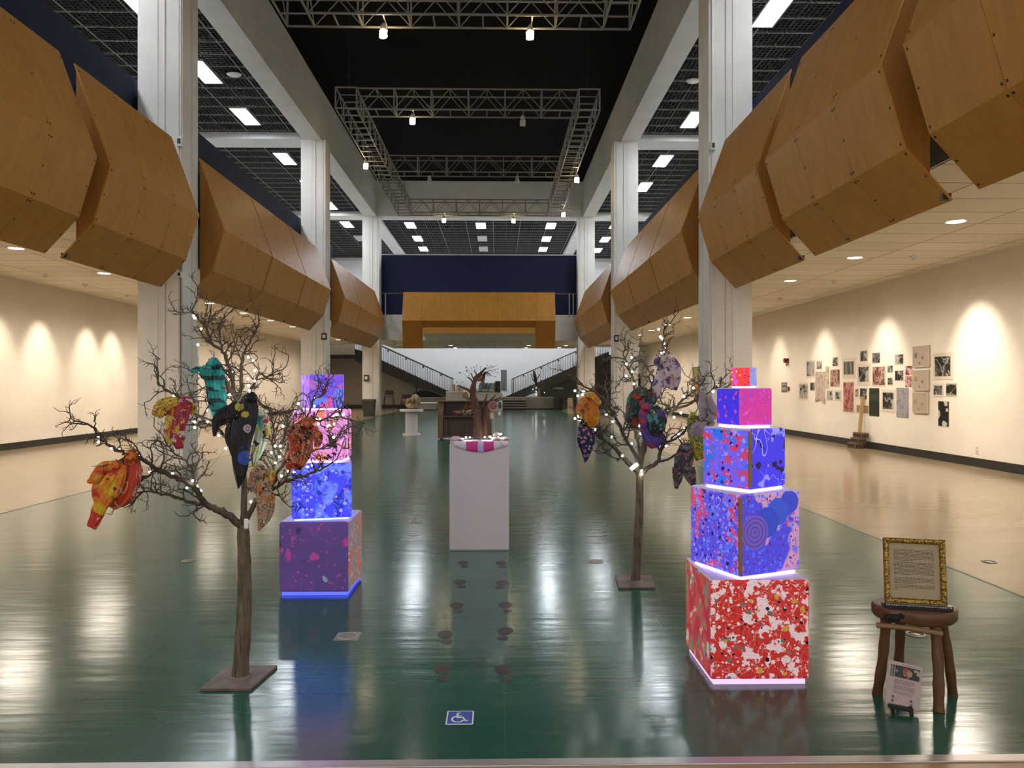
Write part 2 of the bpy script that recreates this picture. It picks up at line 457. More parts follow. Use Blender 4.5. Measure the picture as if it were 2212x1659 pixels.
# ---- timber panels along the balconies
M_ply = wood('birch_ply', (0.43, 0.19, 0.030), (0.56, 0.27, 0.050), 2, 0.55, 0.42, 0.35)
M_plyend_shade = wood('birch_ply_end_and_shade', (0.31, 0.125, 0.018), (0.39, 0.165, 0.026), 2, 0.5, 0.5, 0.3)  # darker ply: end cheeks, and painted shade on the rear panel's lower boards
M_screw = mat('dark_screw_cap', (0.03, 0.015, 0.008), 0.5)
PROF = [(0.50, 5.95), (0.0, 4.545), (0.24, 3.743), (0.69, 3.254)]
LEN = 3.03
def facet(parent, name, A, B, along, L, nb=3, m=None):
    """board strip between the points A (top) and B (bottom), running along a direction for length L"""
    A = Vector(A); B = Vector(B); al = Vector(along)
    mb = MB(); w = L / nb
    down = (B - A)
    n = al.cross(down).normalized()
    for k in range(nb):
        a = al * (k * w + (0.003 if k else 0)); b = al * ((k + 1) * w - (0.003 if k < nb - 1 else 0))
        mb.slab([A + a, B + a, B + b, A + b], 0.02, 0)
    nn = (B - A).cross(al).normalized()      # the way slab() treats as front
    k0, k1 = al * 0.03, al * (L - 0.03)      # dark backing behind the seams
    mb.slab([A + k0 - nn * 0.0205, B + k0 - nn * 0.0205, B + k1 - nn * 0.0205, A + k1 - nn * 0.0205], 0.004, 1)
    for k in range(nb + 1):
        for t in (0.07, 0.5, 0.93):
            for d in ((0.04,) if k == 0 else (-0.04,) if k == nb else (-0.03, 0.03)):
                if t == 0.5 and 0 < k < nb and d < 0: continue
                p = A + al * (k * w + d) + down * t
                e1 = al; e2 = down.normalized()
                ring = [p + (e1 * math.cos(2 * PI * q / 8) + e2 * math.sin(2 * PI * q / 8)) * 0.013 for q in range(8)]
                mb.add([r + nn * 0.004 for r in ring] + [r - nn * 0.004 for r in ring],
                       [list(range(8)), list(range(8, 16))[::-1]] + [(q, q + 8, (q + 1) % 8 + 8, (q + 1) % 8) for q in range(8)], 1)
    return mb.build(name, [m or M_ply, M_screw], parent)
def balcony_panel(s, label):
    xc = -5.35 if s < 0 else 3.62
    t = thing('hanging_balcony_panel', label, 'wood panel', (xc, 0, 3.254))
    P = [Vector((xc + s * dx, 0, z)) for dx, z in PROF]
    y0, y1 = -LEN / 2, LEN / 2
    al = Vector((0, -1, 0)) if s > 0 else Vector((0, 1, 0))
    st = Vector((0, y1 if s > 0 else y0, 0))
    for nm, a, b in (('upper_board', P[0], P[1]), ('middle_board', P[1], P[2]), ('lower_board', P[2], P[3])):
        facet(t, nm, a + st, b + st, al, LEN)
    # end cheeks
    zc = PROF[2][1] + (0.5 - PROF[2][0]) / (PROF[3][0] - PROF[2][0]) * (PROF[3][1] - PROF[2][1])
    poly = [(0.5, 5.90), (0.03, 4.55), (0.26, 3.765), (0.5, zc + 0.02)]
    for ye in (y0 + 0.03, y1 - 0.05):
        mb = MB(); mb.prism(poly, lambda u, v, k: (xc + s * u, ye + 0.02 * k, v)); mb.build('end_cheek', [M_plyend_shade], t)
    mb = MB(); mb.box(min(xc + s * 0.62, xc + s * 0.70), max(xc + s * 0.62, xc + s * 0.70), y0 + 0.02, y0 + 0.07, 3.27, 3.33); mb.build('end_bracket', [M_blackp], t)
    return t
YS = {0: [3.53, 6.96, 10.35], 1: [14.62, 17.72, 20.82], 2: [26.06, 29.14, 32.2]}
BAY = ['in front of the nearest columns', 'between the nearest and the middle columns', 'between the middle and the farthest columns']
POS = ['nearest', 'middle', 'farthest']
for s, sd in ((-1, 'left'), (1, 'right')):
    proto = None
    for b in range(3):
        for k in range(3):
            y = YS[b][k] + LEN / 2
            lb = f'{POS[k]} folded plywood panel of the {sd} balcony {BAY[b]}'
            if proto is None:
                proto = balcony_panel(s, lb); proto.location.y = y; proto['group'] = 'folded plywood balcony panels'
            else: dup(proto, (proto.location.x, y, proto.location.z), lb)

# ---- rear panel with its cut-out
def rear_panel():
    x0, x1, Y = -4.53, 2.72, 35.0
    t = thing('hanging_balcony_panel', 'long honey coloured plywood panel across the far balcony with a cut-out', 'wood panel', ((x0 + x1) / 2, Y, 3.254), 'folded plywood balcony panels')
    al = Vector((1, 0, 0))
    facet(t, 'upper_board', (x0, Y + 0.5, 5.95), (x0, Y, 4.545), al, x1 - x0, 8)
    xa, xb = x0 + 0.95, x1 - 0.95
    facet(t, 'middle_board', (xa, Y, 4.545), (xa, Y + 0.17, 4.24), al, xb - xa, 6, M_plyend_shade)  # darker ply paints in the shade of the boards facing down
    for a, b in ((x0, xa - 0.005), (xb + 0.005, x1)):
        facet(t, 'lower_board', (a, Y, 4.545), (a, Y + 0.45, 3.254), al, b - a, 1, M_plyend_shade)
    mb = MB(); mb.box(xa, xb, Y + 0.17, Y + 0.20, 3.95, 4.24, 0); mb.build('valance', [M_ply], t)
    for x in (x0, x1 - 0.02):
        mb = MB(); mb.prism([(0.55, 5.93), (0.03, 4.55), (0.45, 3.28), (0.55, 3.28)], lambda u, v, k: (x + 0.02 * k, Y + u, v)); mb.build('end_cheek', [M_plyend_shade], t)
rear_panel()
mb = MB(); mb.box(-4.4, 2.6, 35.7, 37.7, 4.93, 5.12); struct(mb, 'floor_balcony', [M_white])
# hand rail of the far balcony
t = thing('hand_rail', 'thin brown hand rail across the far balcony behind the plywood panel', 'rail', (-0.9, 36.6, 4.93))
mb = MB(); mb.tube([(-5.85, 36.95, 6.06), (3.95, 36.95, 6.06)], 0.03, 8); mb.build('rail', [mat('brown_rail', (0.10, 0.06, 0.035), 0.5)], t)
for x in (-5.6, 3.55, 3.75):
    mb = MB(); mb.bar((x, 36.95, 4.9), (x, 36.95, 6.06), 0.09, 0.05); mb.build('post', [mat('grey_post', (0.2, 0.19, 0.18), 0.5)], t)
# ================================================================== lamps
COOL = (0.86, 0.93, 1.0); WARM = (1.0, 0.88, 0.73); BULB = (1.0, 0.78, 0.45)
M_troff = mat('troffer_diffuser', (0.9, 0.9, 0.9), 0.5, emit=COOL, es=45.0)
M_troff0 = mat('troffer_diffuser_off', (0.45, 0.46, 0.46), 0.5)
M_frame = mat('troffer_frame', (0.55, 0.55, 0.54), 0.4)
def troffer(x, y, label, on=True):
    t = thing('ceiling_light', label, 'ceiling light', (x, y, ZG - 0.02), 'long fluorescent ceiling lights')
    mb = MB(); w, l = 0.27, 0.74
    for a, b, c, d in ((-w, w, -l, -l + 0.03), (-w, w, l - 0.03, l), (-w, -w + 0.03, -l + 0.03, l - 0.03), (w - 0.03, w, -l + 0.03, l - 0.03)):
        mb.box(x + a, x + b, y + c, y + d, ZG - 0.03, ZG + 0.06)
    mb.build('frame', [M_frame], t)
    mb = MB(); mb.box(x - w + 0.03, x + w - 0.03, y - l + 0.03, y + l - 0.03, ZG - 0.015, ZG + 0.01)
    mb.build('diffuser', [M_troff if on else M_troff0], t)
TY = [5.6, 9.4, 13.1, 16.8, 20.35, 23.7, 28.1, 31.8, 35.4, 39.5, 43.3, 46.8]
for sd, x in (('left', -8.03), ('right', 6.27)):
    for k, y in enumerate(TY):
        if k in (2, 8): pass
        troffer(x, y, f'long white ceiling light above the {sd} balcony, {ORD[k]} from the front', not (sd == 'left' and k == 10))
for sd, x in (('left', -4.68), ('middle', -0.92), ('right', 2.82)):
    for k, y in enumerate((39.65, 43.2, 46.5)):
        on = sd != 'middle' or k == 0
        troffer(x, y, f'{"lit" if on else "unlit"} ceiling light over the far balcony, {sd} row, {ORD[k]} from the front', on)

# downlights in the tiled ceilings
M_dl = mat('downlight_lens', (0.9, 0.88, 0.85), 0.3, emit=(1.0, 0.93, 0.85), es=5.0)
def downlight(x, y, z, label, power=0):
    t = thing('downlight', label, 'downlight', (x, y, z), 'round downlights in the tiled ceilings')
    mb = MB(); mb.lathe([(0.125, z - 0.001), (0.155, z - 0.012), (0.165, z - 0.001)], (x, y, 0), 20); mb.build('trim_ring', [M_whitep], t)
    mb = MB(); mb.lathe([(0.0, z - 0.004), (0.125, z - 0.004)], (x, y, 0), 20); mb.build('lens', [M_dl], t)
    if power:
        ld = bpy.data.lights.new('downlight_lamp', 'SPOT'); ld.energy = power; ld.color = WARM; ld.spot_size = 2.95; ld.spot_blend = 0.7; ld.shadow_soft_size = 0.42
        lo = bpy.data.objects.new('downlight_lamp', ld); C.objects.link(lo); lo.location = (x, y, z - 0.03)
for k in range(13):
    y = 4.6 + 3.03 * k
    downlight(-8.8, y, ZCL, f'round downlight in the left aisle ceiling, {ORD[k]} from the front', 310)
    downlight(6.6, y - 0.1, ZCR, f'round downlight in the right aisle ceiling, {ORD[k]} from the front', 275)
k = 0
for x, y in ((-4.6, 42.6), (-2.7, 42.3), (-2.6, 45.0), (1.75, 42.3), (1.7, 45.0), (3.9, 42.4), (3.7, 44.8)):
    downlight(x, y, 3.77, f'small downlight under the far balcony, {ORD[k]} from the left', 60); k += 1

# wall washers, small fixtures hung from the tiled ceiling
def washer(x, y, z, tx, tz, power, label, size=0.95, blend=1.0):
    t = thing('wall_washer', label, 'spotlight', (x, y, z), 'spotlights washing the gallery walls')
    d = (Vector((tx, y, tz)) - Vector((x, y, z - 0.035))).normalized()
    mb = MB(); mb.lathe([(0.07, z - 0.001), (0.075, z - 0.012), (0.05, z - 0.02)], (x, y, 0), 16); mb.build('trim_ring', [M_whitep], t)
    p = Vector((x, y, z - 0.035)); mb = MB(); mb.tube([p - d * 0.03, p + d * 0.03], [0.04, 0.05], 12); mb.build('head', [M_whitep], t)
    ld = bpy.data.lights.new('washer_lamp', 'SPOT'); ld.energy = power; ld.color = (1.0, 0.87, 0.70); ld.spot_size = size; ld.spot_blend = blend; ld.shadow_soft_size = 0.04
    lo = bpy.data.objects.new('washer_lamp', ld); C.objects.link(lo); lo.location = p + d * 0.09
    lo.rotation_euler = d.to_track_quat('-Z', 'Y').to_euler()
for k, (y, pw) in enumerate(((16.9, 130), (18.5, 190), (20.6, 170), (21.9, 160), (27.5, 60), (31.0, 60))):
    washer(XL + 1.1, y, ZCL, XL, 1.9, pw, f'small white spotlight near the left gallery wall, {ORD[k]} from the front')
for k, (y, pw) in enumerate(((10.2, 90), (13.4, 280), (16.6, 165), (19.8, 130), (23.0, 90), (29.5, 110))):
    washer(XR - 1.2, y, ZCR, XR, 1.7, pw, f'small white spotlight near the right gallery wall, {ORD[k]} from the front', 1.1)

# ---- black ceiling truss
M_truss = mat('truss_paint', (0.21, 0.195, 0.175), 0.5, 0.2)
TZ, TS = 8.95, 0.56
def run(parent, a, b, name='truss_section', n=6):
    """box truss from a to b (bottom outer corner line), a, b = (x, y)"""
    a = Vector((*a, TZ)); b = Vector((*b, TZ)); d = (b - a); L = d.length; d.normalize()
    sd = Vector((-d.y, d.x, 0)); up = Vector((0, 0, 1))
    mb = MB(); R = 0.026
    for i in (0, 1):
        for j in (0, 1):
            o = sd * (TS * i) + up * (TS * j); mb.tube([a + o, b + o], R, 6)
    for k in range(n + 1):
        p = a + d * (L * k / n)
        q = [p, p + sd * TS, p + sd * TS + up * TS, p + up * TS]
        for e in range(4): mb.bar(q[e], q[(e + 1) % 4], 0.035, 0.035)
        if k < n:
            w = L / n
            for i in (0, 1):
                o = sd * (TS * i); mid = p + d * (w / 2)
                mb.tube([p + o, mid + o + up * TS], 0.013, 5); mb.tube([mid + o + up * TS, p + d * w + o], 0.013, 5)
            mb.bar(mid, mid + sd * TS, 0.03, 0.03); mb.bar(mid + up * TS, mid + sd * TS + up * TS, 0.025, 0.025)
    return mb.build(name, [M_truss], parent)
TXA, TXB = -4.37, 2.75
def truss(label, ys, y0, y1, nside):
    t = thing('lighting_truss', label, 'truss', (-0.8, (y0 + y1) / 2, TZ))
    run(t, (TXA + TS, y0), (TXA + TS, y1), n=nside); run(t, (TXB, y0), (TXB, y1), n=nside)
    for y in ys: run(t, (TXA + TS, y), (TXB - TS, y), n=6)
    mb = MB()
    for x in (TXA + 0.3, TXB - 0.3):
        for y in (y0 + 0.3, y1 - 0.3): mb.tube([(x, y, TZ + TS), (x, y, ZBLK)], 0.012, 5)
    mb.build('hanging_cable', [M_blackp], t)
truss('near end of the grey box truss frame hung from the black ceiling', [14.9], 8.0, 15.46, 7)
truss('farther grey box truss frame with a cross bar hung from the black ceiling', [20.05, 25.9, 32.0], 20.0, 32.6, 12)
# spiral bulbs
M_bulb = mat('lit_bulb', (1, 0.9, 0.7), 0.3, emit=BULB, es=48.0)
M_bulb2 = mat('lit_white_bulb', (1, 0.95, 0.9), 0.3, emit=(1, 0.9, 0.75), es=25.0)
M_bulb0 = mat('unlit_bulb', (0.5, 0.49, 0.46), 0.3)
M_socket = mat('pale_socket', (0.45, 0.42, 0.38), 0.5)
def bulb(p, state, label, r=0.09):
    x, y, z = p
    t = thing('hanging_bulb', label, 'light bulb', (x, y, z), 'bulbs clipped to the trusses')
    mb = MB(); mb.tube([(x, y, TZ - 0.03), (x, y, z + 0.2)], 0.012, 5); mb.lathe([(0.03, z + 0.22), (0.055, z + 0.19), (0.06, z + 0.1)], (x, y, 0), 12); mb.build('socket', [M_socket], t)
    mb = MB(); pts = [(x + r * 0.62 * math.cos(a), y + r * 0.62 * math.sin(a), z + 0.09 - 0.16 * a / 19) for a in [q * 0.5 for q in range(38)]]
    mb.tube(pts, 0.028, 6); mb.build('spiral_tube', [(M_bulb0, M_bulb2, M_bulb)[state]], t)
for i, (px, py, Y, st, lb) in enumerate((
        (828, 66, 15.2, 2, 'lit yellow bulb under the near truss, left one'), (1145, 66, 15.2, 2, 'lit yellow bulb under the near truss, right one'),
        (891, 254, 20.3, 1, 'dim white bulb under the front bar of the farther truss'), (1129, 258, 20.3, 0, 'unlit bulb under the front bar of the farther truss'),
        (790, 326, 24.4, 2, 'lit bulb on the left arm of the farther truss'), (1246, 329, 25.9, 2, 'lit bulb on the right arm of the farther truss'),
        (928, 380, 26.2, 0, 'unlit bulb under the truss cross bar, left one'), (1117, 386, 26.2, 0, 'unlit bulb under the truss cross bar, right one'),
        (1217, 436, 31.3, 1, 'small lit bulb at the far end of the right truss arm'),
        (959, 467, 32.4, 2, 'lit bulb under the rear bar of the farther truss, left one'), (1109, 469, 32.4, 2, 'lit bulb under the rear bar of the farther truss, right one'))):
    p = at_y(px, py, Y); p.z = min(p.z, TZ - 0.28) if st != 1 else min(p.z, TZ - 0.25)
    bulb(p, st, lb)

# ---- small ceiling fittings
for px, py, lb in ((1497, 174, 'white round wireless box on the right grid ceiling'), (506, 160, 'white round wireless box on the left grid ceiling')):
    p = at_z(px, py, ZG - 0.03)
    mb = MB(); mb.lathe([(0.0, -0.05), (0.13, -0.045), (0.17, -0.01), (0.17, 0.0), (0.0, 0.0)], p, 20, sx=1.2, sy=0.9)
    tag(mb.build('mounted_access_point', [M_whitep], loc=p), lb, 'ceiling box', 'white ceiling boxes')
# unseen tube added behind the soffit edge to brighten the stair hall wall
t = thing('added_tube_light', 'added unseen tube light brightening the stair hall behind the far soffit', 'ceiling light', (-0.9, 46.0, 4.1))
mb = MB(); mb.box(-5.5, 3.7, 45.82, 45.9, 4.05, 4.2); mb.build('housing', [M_frame], t)
mb = MB(); mb.tube([(-5.4, 45.95, 4.12), (3.6, 45.95, 4.12)], 0.03, 8); mb.build('tube', [mat('tube_glow', (1, 1, 1), 0.4, emit=COOL, es=17.0)], t)

w = bpy.data.worlds.new('World'); scene.world = w; w.use_nodes = True
w.node_tree.nodes['Background'].inputs[0].default_value = (0.9, 0.88, 0.85, 1)
w.node_tree.nodes['Background'].inputs[1].default_value = 0.85
scene.view_settings.view_transform = 'Standard'; scene.view_settings.look = 'None'
scene.view_settings.gamma = 1.0; scene.view_settings.exposure = 0.53; scene.view_settings.use_curve_mapping = False
cy = scene.cycles
cy.max_bounces = 5; cy.diffuse_bounces = 4; cy.glossy_bounces = 2; cy.transmission_bounces = 2; cy.transparent_max_bounces = 4
cy.sample_clamp_indirect = 4.0; cy.sample_clamp_direct = 0.0; cy.caustics_reflective = False; cy.caustics_refractive = False
cy.use_denoising = True; cy.use_adaptive_sampling = True; cy.adaptive_threshold = 0.1; cy.adaptive_min_samples = 16; cy.light_sampling_threshold = 0.05
# ================================================================== painted light cubes
def rbox(c, s, ang, h, mats, name, parent, bev=0.014, facemats=None):
    """cube with rounded edges, c = centre of its base; sides: 0 front-left.. in turn get facemats"""
    mb = MB(); r = s / 2; ca, sa = math.cos(ang), math.sin(ang)
    P = lambda x, y, z: (c[0] + x * ca - y * sa, c[1] + x * sa + y * ca, c[2] + z)
    q = [(-r, -r), (r, -r), (r, r), (-r, r)]
    vs = [P(x, y, 0) for x, y in q] + [P(x, y, h) for x, y in q]
    mb.add(vs, [(3, 2, 1, 0)], 0); mb.add(vs, [(4, 5, 6, 7)], 0)
    # merge by hand so that the bevel sees one closed body
    mb.v = vs; mb.f = [[3, 2, 1, 0], [4, 5, 6, 7], [0, 1, 5, 4], [1, 2, 6, 5], [2, 3, 7, 6], [3, 0, 4, 7]]
    mb.m = [0, 0] + (facemats or [0, 0, 0, 0]); mb.sm = [False] * 6
    return mb.build(name, mats, parent, bevel=bev, seg=3)
BL, LB, PU, VI = (0.03, 0.05, 0.85), (0.10, 0.16, 0.95), (0.20, 0.10, 0.75), (0.30, 0.28, 0.95)
PK, RD, CR, BK, WH = (0.85, 0.18, 0.62), (0.62, 0.03, 0.03), (0.75, 0.05, 0.10), (0.01, 0.008, 0.015), (0.86, 0.62, 0.66)
def led(rgb, st): return mat('led_glow', rgb, 0.4, emit=rgb, es=st)
E = 0.34
paints = {
 'R1f': paint('splatter_red_white', (0.60, 0.035, 0.03), [('blob', WH, 10, 0.555, 0.03), ('splat', (0.84, 0.62, 0.64), 12, 0.44, 0.5), ('splat', (0.55, 0.02, 0.02), 20, 0.45, 0.5), ('splat', (0.82, 0.64, 0.64), 30, 0.47, 0.6), ('line', (0.85, 0.66, 0.62), 7, 0.008, 2.0), ('splat', (0.62, 0.32, 0.05), 17, 0.42, 0.25), ('splat', (0.13, 0.17, 0.16), 22, 0.42, 0.25), ('line', BK, 9, 0.006, 3.0), ('splat', BK, 26, 0.42, 0.22), ('splat', (0.80, 0.60, 0.60), 45, 0.42, 0.4)], 0.45, 0.22, 1.0, scale=1.35),
 'R1s': paint('smeared_red_green', (0.62, 0.10, 0.09), [('blob', (0.78, 0.6, 0.55), 7, 0.54, 0.08), ('blob', (0.20, 0.28, 0.18), 8, 0.54, 0.08), ('blob', (0.62, 0.03, 0.06), 7, 0.53, 0.03), ('splat', (0.58, 0.38, 0.06), 9, 0.45, 0.3), ('splat', (0.1, 0.12, 0.3), 18, 0.42, 0.25), ('line', (0.2, 0.12, 0.1), 6, 0.006, 2)], 0.45, 0.22, 2.0, scale=1.35),
 'R2l': paint('splatter_blue_red', (0.10, 0.08, 0.80), [('blob', (0.62, 0.06, 0.16), 5.5, 0.53, 0.03), ('blob', LB, 8, 0.56, 0.05), ('splat', VI, 30, 0.52, 0.75), ('splat', VI, 48, 0.5, 0.7), ('splat', (0.03, 0.01, 0.20), 30, 0.48, 0.5), ('splat', (0.6, 0.05, 0.2), 32, 0.45, 0.25), ('line', (0.40, 0.38, 0.95), 4, 0.006, 2.5), ('dot', (0.12, 0.36, 0.42), 7, 0.3, 0.12)], 0.45, E, 3.0, scale=1.35),
 'R2r': paint('circles_blue_lilac', (0.55, 0.30, 0.52), [('blob', (0.08, 0.07, 0.72), 2.6, 0.47, 0.02), ('splat', LB, 40, 0.55, 0.8), ('splat', (0.15, 0.02, 0.2), 46, 0.48, 0.5), ('splat', (0.6, 0.06, 0.25), 36, 0.4, 0.2), ('disc', (0.04, 0.07, 0.62), (0.19, -0.137, 0.37), 0.062, 2, (0.10, 0.07, 0.45)), ('disc', (0.03, 0.10, 0.66), (0.118, -0.165, 0.325), 0.072, 3, (0.12, 0.07, 0.42)), ('disc', (0.03, 0.08, 0.60), (0.05, -0.195, 0.275), 0.080, 3, (0.10, 0.05, 0.36)), ('disc', (0.16, 0.10, 0.50), (-0.02, -0.223, 0.23), 0.088, 4, (0.05, 0.03, 0.30))], 0.45, E, 4.0, scale=1.35),
 'R3l': paint('splatter_blue_crimson', (0.16, 0.12, 0.92), [('blob', (0.60, 0.05, 0.18), 9, 0.50, 0.03), ('blob', (0.03, 0.16, 0.90), 9, 0.55, 0.03), ('splat', (0.55, 0.06, 0.2), 34, 0.5, 0.6), ('splat', VI, 24, 0.5, 0.5), ('splat', (0.60, 0.07, 0.20), 20, 0.45, 0.3), ('splat', (0.02, 0.01, 0.25), 28, 0.45, 0.3), ('splat', (0.30, 0.28, 0.95), 40, 0.45, 0.5)], 0.45, E, 5.0, scale=1.35),
 'R3r': paint('spotted_blue', (0.06, 0.05, 0.88), [('blob', (0.32, 0.30, 0.98), 4, 0.56, 0.02), ('blob', (0.02, 0.01, 0.05), 6, 0.63, 0.02), ('line', (0.42, 0.42, 0.98), 4, 0.007, 1.0), ('dot', (0.30, 0.3, 0.95), 20, 0.34, 0.35), ('splat', (0.03, 0.01, 0.06), 13, 0.44, 0.4), ('dot', (0.02, 0.01, 0.05), 15, 0.32, 0.3)], 0.45, E, 6.3, scale=1.35),
 'R4l': paint('starry_blue', (0.05, 0.03, 0.85), [('splat', (0.45, 0.08, 0.55), 22, 0.42, 0.4), ('splat', (0.60, 0.06, 0.25), 30, 0.4, 0.25), ('dot', (0.12, 0.02, 0.35), 40, 0.35, 0.3), ('blob', (0.45, 0.05, 0.35), 6, 0.62, 0.03)], 0.45, E, 7.0, scale=1.35),
 'R4r': paint('scratched_magenta', (0.62, 0.04, 0.30), [('blob', (0.40, 0.05, 0.50), 7, 0.52, 0.2), ('line', (0.75, 0.10, 0.62), 6, 0.01, 2.5), ('line', (0.14, 0.10, 0.75), 8, 0.008, 2.5)], 0.45, 0.36, 8.0, scale=1.35),
 'R5l': paint('pebbled_red', (0.70, 0.04, 0.04), [('splat', (0.85, 0.20, 0.22), 45, 0.5, 0.5), ('splat', (0.85, 0.55, 0.60), 40, 0.4, 0.2), ('splat', (0.10, 0.02, 0.05), 50, 0.4, 0.25), ('blob', (0.4, 0.1, 0.8), 12, 0.62, 0.03)], 0.45, 0.6, 9.0, scale=1.35),
 'R5r': paint('pale_blue_spots', (0.22, 0.28, 0.72), [('blob', (0.4, 0.45, 0.75), 14, 0.5, 0.1), ('dot', (0.05, 0.04, 0.15), 30, 0.3, 0.3)], 0.45, 0.4, 10.0, scale=1.35),
 'L1f': paint('airbrushed_purple', (0.10, 0.055, 0.22), [('blob', (0.14, 0.06, 0.28), 2.5, 0.5, 0.2), ('band', (0.42, 0.04, 0.13), 1.1, 2, 0.93), ('blob', (0.42, 0.05, 0.28), 7, 0.60, 0.05), ('blob', (0.02, 0.012, 0.03), 2.6, 0.60, 0.03), ('splat', (0.50, 0.07, 0.32), 40, 0.4, 0.12), ('blob', (0.10, 0.2, 0.10), 5, 0.70, 0.05), ('splat', (0.25, 0.3, 0.45), 6, 0.3, 0.12), ('dot', (0.01, 0.008, 0.012), 5, 0.2, 0.1)], 0.45, 0.25, 11.0, scale=1.35),
 'L1s': paint('collaged_orange_grey', (0.32, 0.28, 0.34), [('blob', (0.62, 0.20, 0.10), 4, 0.5, 0.05), ('splat', (0.6, 0.58, 0.6), 26, 0.5, 0.6), ('line', (0.08, 0.06, 0.10), 7, 0.01, 3.0), ('splat', (0.15, 0.2, 0.4), 20, 0.4, 0.3)], 0.5, 0.15, 12.0, scale=1.35),
 'L2f': paint('cloudy_blue', (0.06, 0.06, 0.88), [('blob', (0.14, 0.22, 0.95), 7, 0.5, 0.1), ('blob', (0.02, 0.03, 0.50), 7, 0.55, 0.05), ('splat', (0.32, 0.36, 0.95), 26, 0.48, 0.5), ('splat', (0.03, 0.12, 0.8), 18, 0.45, 0.4), ('blob', (0.45, 0.08, 0.45), 6, 0.66, 0.04), ('line', (0.4, 0.42, 0.98), 4, 0.006, 2.0), ('dot', (0.02, 0.02, 0.12), 9, 0.26, 0.2), ('dot', (0.65, 0.06, 0.25), 7, 0.25, 0.12)], 0.45, 0.5, 13.2, scale=1.35),
 'L3f': paint('pink_black_orange', (0.80, 0.28, 0.72), [('blob', (0.80, 0.20, 0.12), 7, 0.57, 0.03), ('blob', BK, 8, 0.58, 0.02), ('splat', (0.9, 0.45, 0.85), 12, 0.45, 0.4), ('splat', BK, 20, 0.42, 0.25), ('line', BK, 6, 0.007, 2.5)], 0.45, 0.5, 14.0, scale=1.35),
 'L4f': paint('violet_rose', (0.17, 0.08, 0.70), [('blob', (0.55, 0.10, 0.30), 7, 0.53, 0.05), ('blob', (0.12, 0.20, 0.85), 9, 0.55, 0.05), ('splat', (0.3, 0.12, 0.8), 22, 0.45, 0.5), ('splat', (0.75, 0.15, 0.25), 16, 0.4, 0.3), ('splat', (0.05, 0.03, 0.3), 30, 0.4, 0.4)], 0.45, 0.5, 15.0, scale=1.35),
 'L4s': paint('violet_streaks', (0.38, 0.18, 0.85), [('band', (0.10, 0.04, 0.35), 14, 0, 0.8), ('blob', (0.5, 0.3, 0.9), 9, 0.55, 0.1)], 0.45, 0.55, 16.0, scale=1.35),
}
M_ctop = mat('pale_cube_top', (0.74, 0.66, 0.76), 0.5)
M_seam = mat('ochre_edge_tape', (0.30, 0.17, 0.05), 0.5)
def tower(x, y, side, spec, word):
    z = 0.0
    for i, (s, h, ang, fm, mats, lb, ledc, leds, gap) in enumerate(spec):
        # each cube: thing with a body, and a plinth/strip that glows
        c = (x, y, z)
        t = thing('painted_cube', lb, 'art cube', c, f'painted light cubes of the {word} tower')
        lo = rbox((x, y, z), s * (0.93 if i == 0 else 0.90), ang, gap, [led(ledc, leds)], 'glowing_base', t, 0.002)
        body = rbox((x, y, z + gap), s, ang, h, mats + [M_ctop], 'body', t, min(0.016, s * 0.05), fm)
        body.data.polygons[1].material_index = len(mats)
        if 'ochre' in lb or 'speckled' in lb:
            r = s / 2 - 0.0075; ca, sa = math.cos(ang), math.sin(ang); p = (x - r * ca + r * sa, y - r * sa - r * ca)
            mb = MB(); mb.bar((*p, z + gap + 0.014), (*p, z + gap + h - 0.014), 0.018, 0.018, Vector((ca, sa, 0))); mb.build('edge_tape', [M_seam], t, bevel=0.006)
        z += gap + h + 0.0005
A = math.radians
# right tower: faces in the order front, right, back, left of the unturned cube
tower(2.07 - 0.76, 3.925, 1, [
  (0.5, 0.5, 0.0, [0, 1, 0, 1], [paints['R1f'], paints['R1s']], 'big red and white splattered cube at the foot of the right tower', (0.75, 0.50, 0.85), 0.7, 0.028),
  (0.40, 0.415, A(23), [0, 1, 0, 1], [paints['R2r'], paints['R2l']], 'blue cube with lilac rings and ochre edge, second from floor in right tower', (0.75, 0.55, 1.0), 5.0, 0.012),
  (0.305, 0.31, A(35), [0, 1, 0, 1], [paints['R3r'], paints['R3l']], 'blue and crimson speckled cube in the middle of the right tower', (0.45, 0.45, 1.0), 6.0, 0.012),
  (0.205, 0.195, A(18), [0, 1, 0, 1], [paints['R4r'], paints['R4l']], 'half blue half magenta cube near the top of the right tower', (0.6, 0.5, 1.0), 7.0, 0.012),
  (0.105, 0.10, A(52), [0, 1, 0, 1], [paints['R5r'], paints['R5l']], 'smallest red cube on top of the right tower', (1.0, 0.45, 0.75), 5.0, 0.008)], 'right')
tower(-1.31, 5.55, -1, [
  (0.5, 0.505, 0.0, [0, 1, 0, 1], [paints['L1f'], paints['L1s']], 'dark purple airbrushed cube at the foot of the left tower', (0.06, 0.08, 1.0), 1.6, 0.024),
  (0.42, 0.40, A(12), [0, 0, 0, 0], [paints['L2f']], 'bright blue cube, second from the floor in the left tower', (0.12, 0.16, 1.0), 5.0, 0.012),
  (0.368, 0.365, A(1), [0, 0, 0, 0], [paints['L3f']], 'hot pink, orange and black cube of the left tower behind the tree', (0.85, 0.45, 1.0), 5.0, 0.012),
  (0.257, 0.25, A(28), [0, 1, 0, 1], [paints['L4f'], paints['L4s']], 'violet and rose cube on top of the left tower', (0.9, 0.35, 0.9), 5.0, 0.01)], 'left')
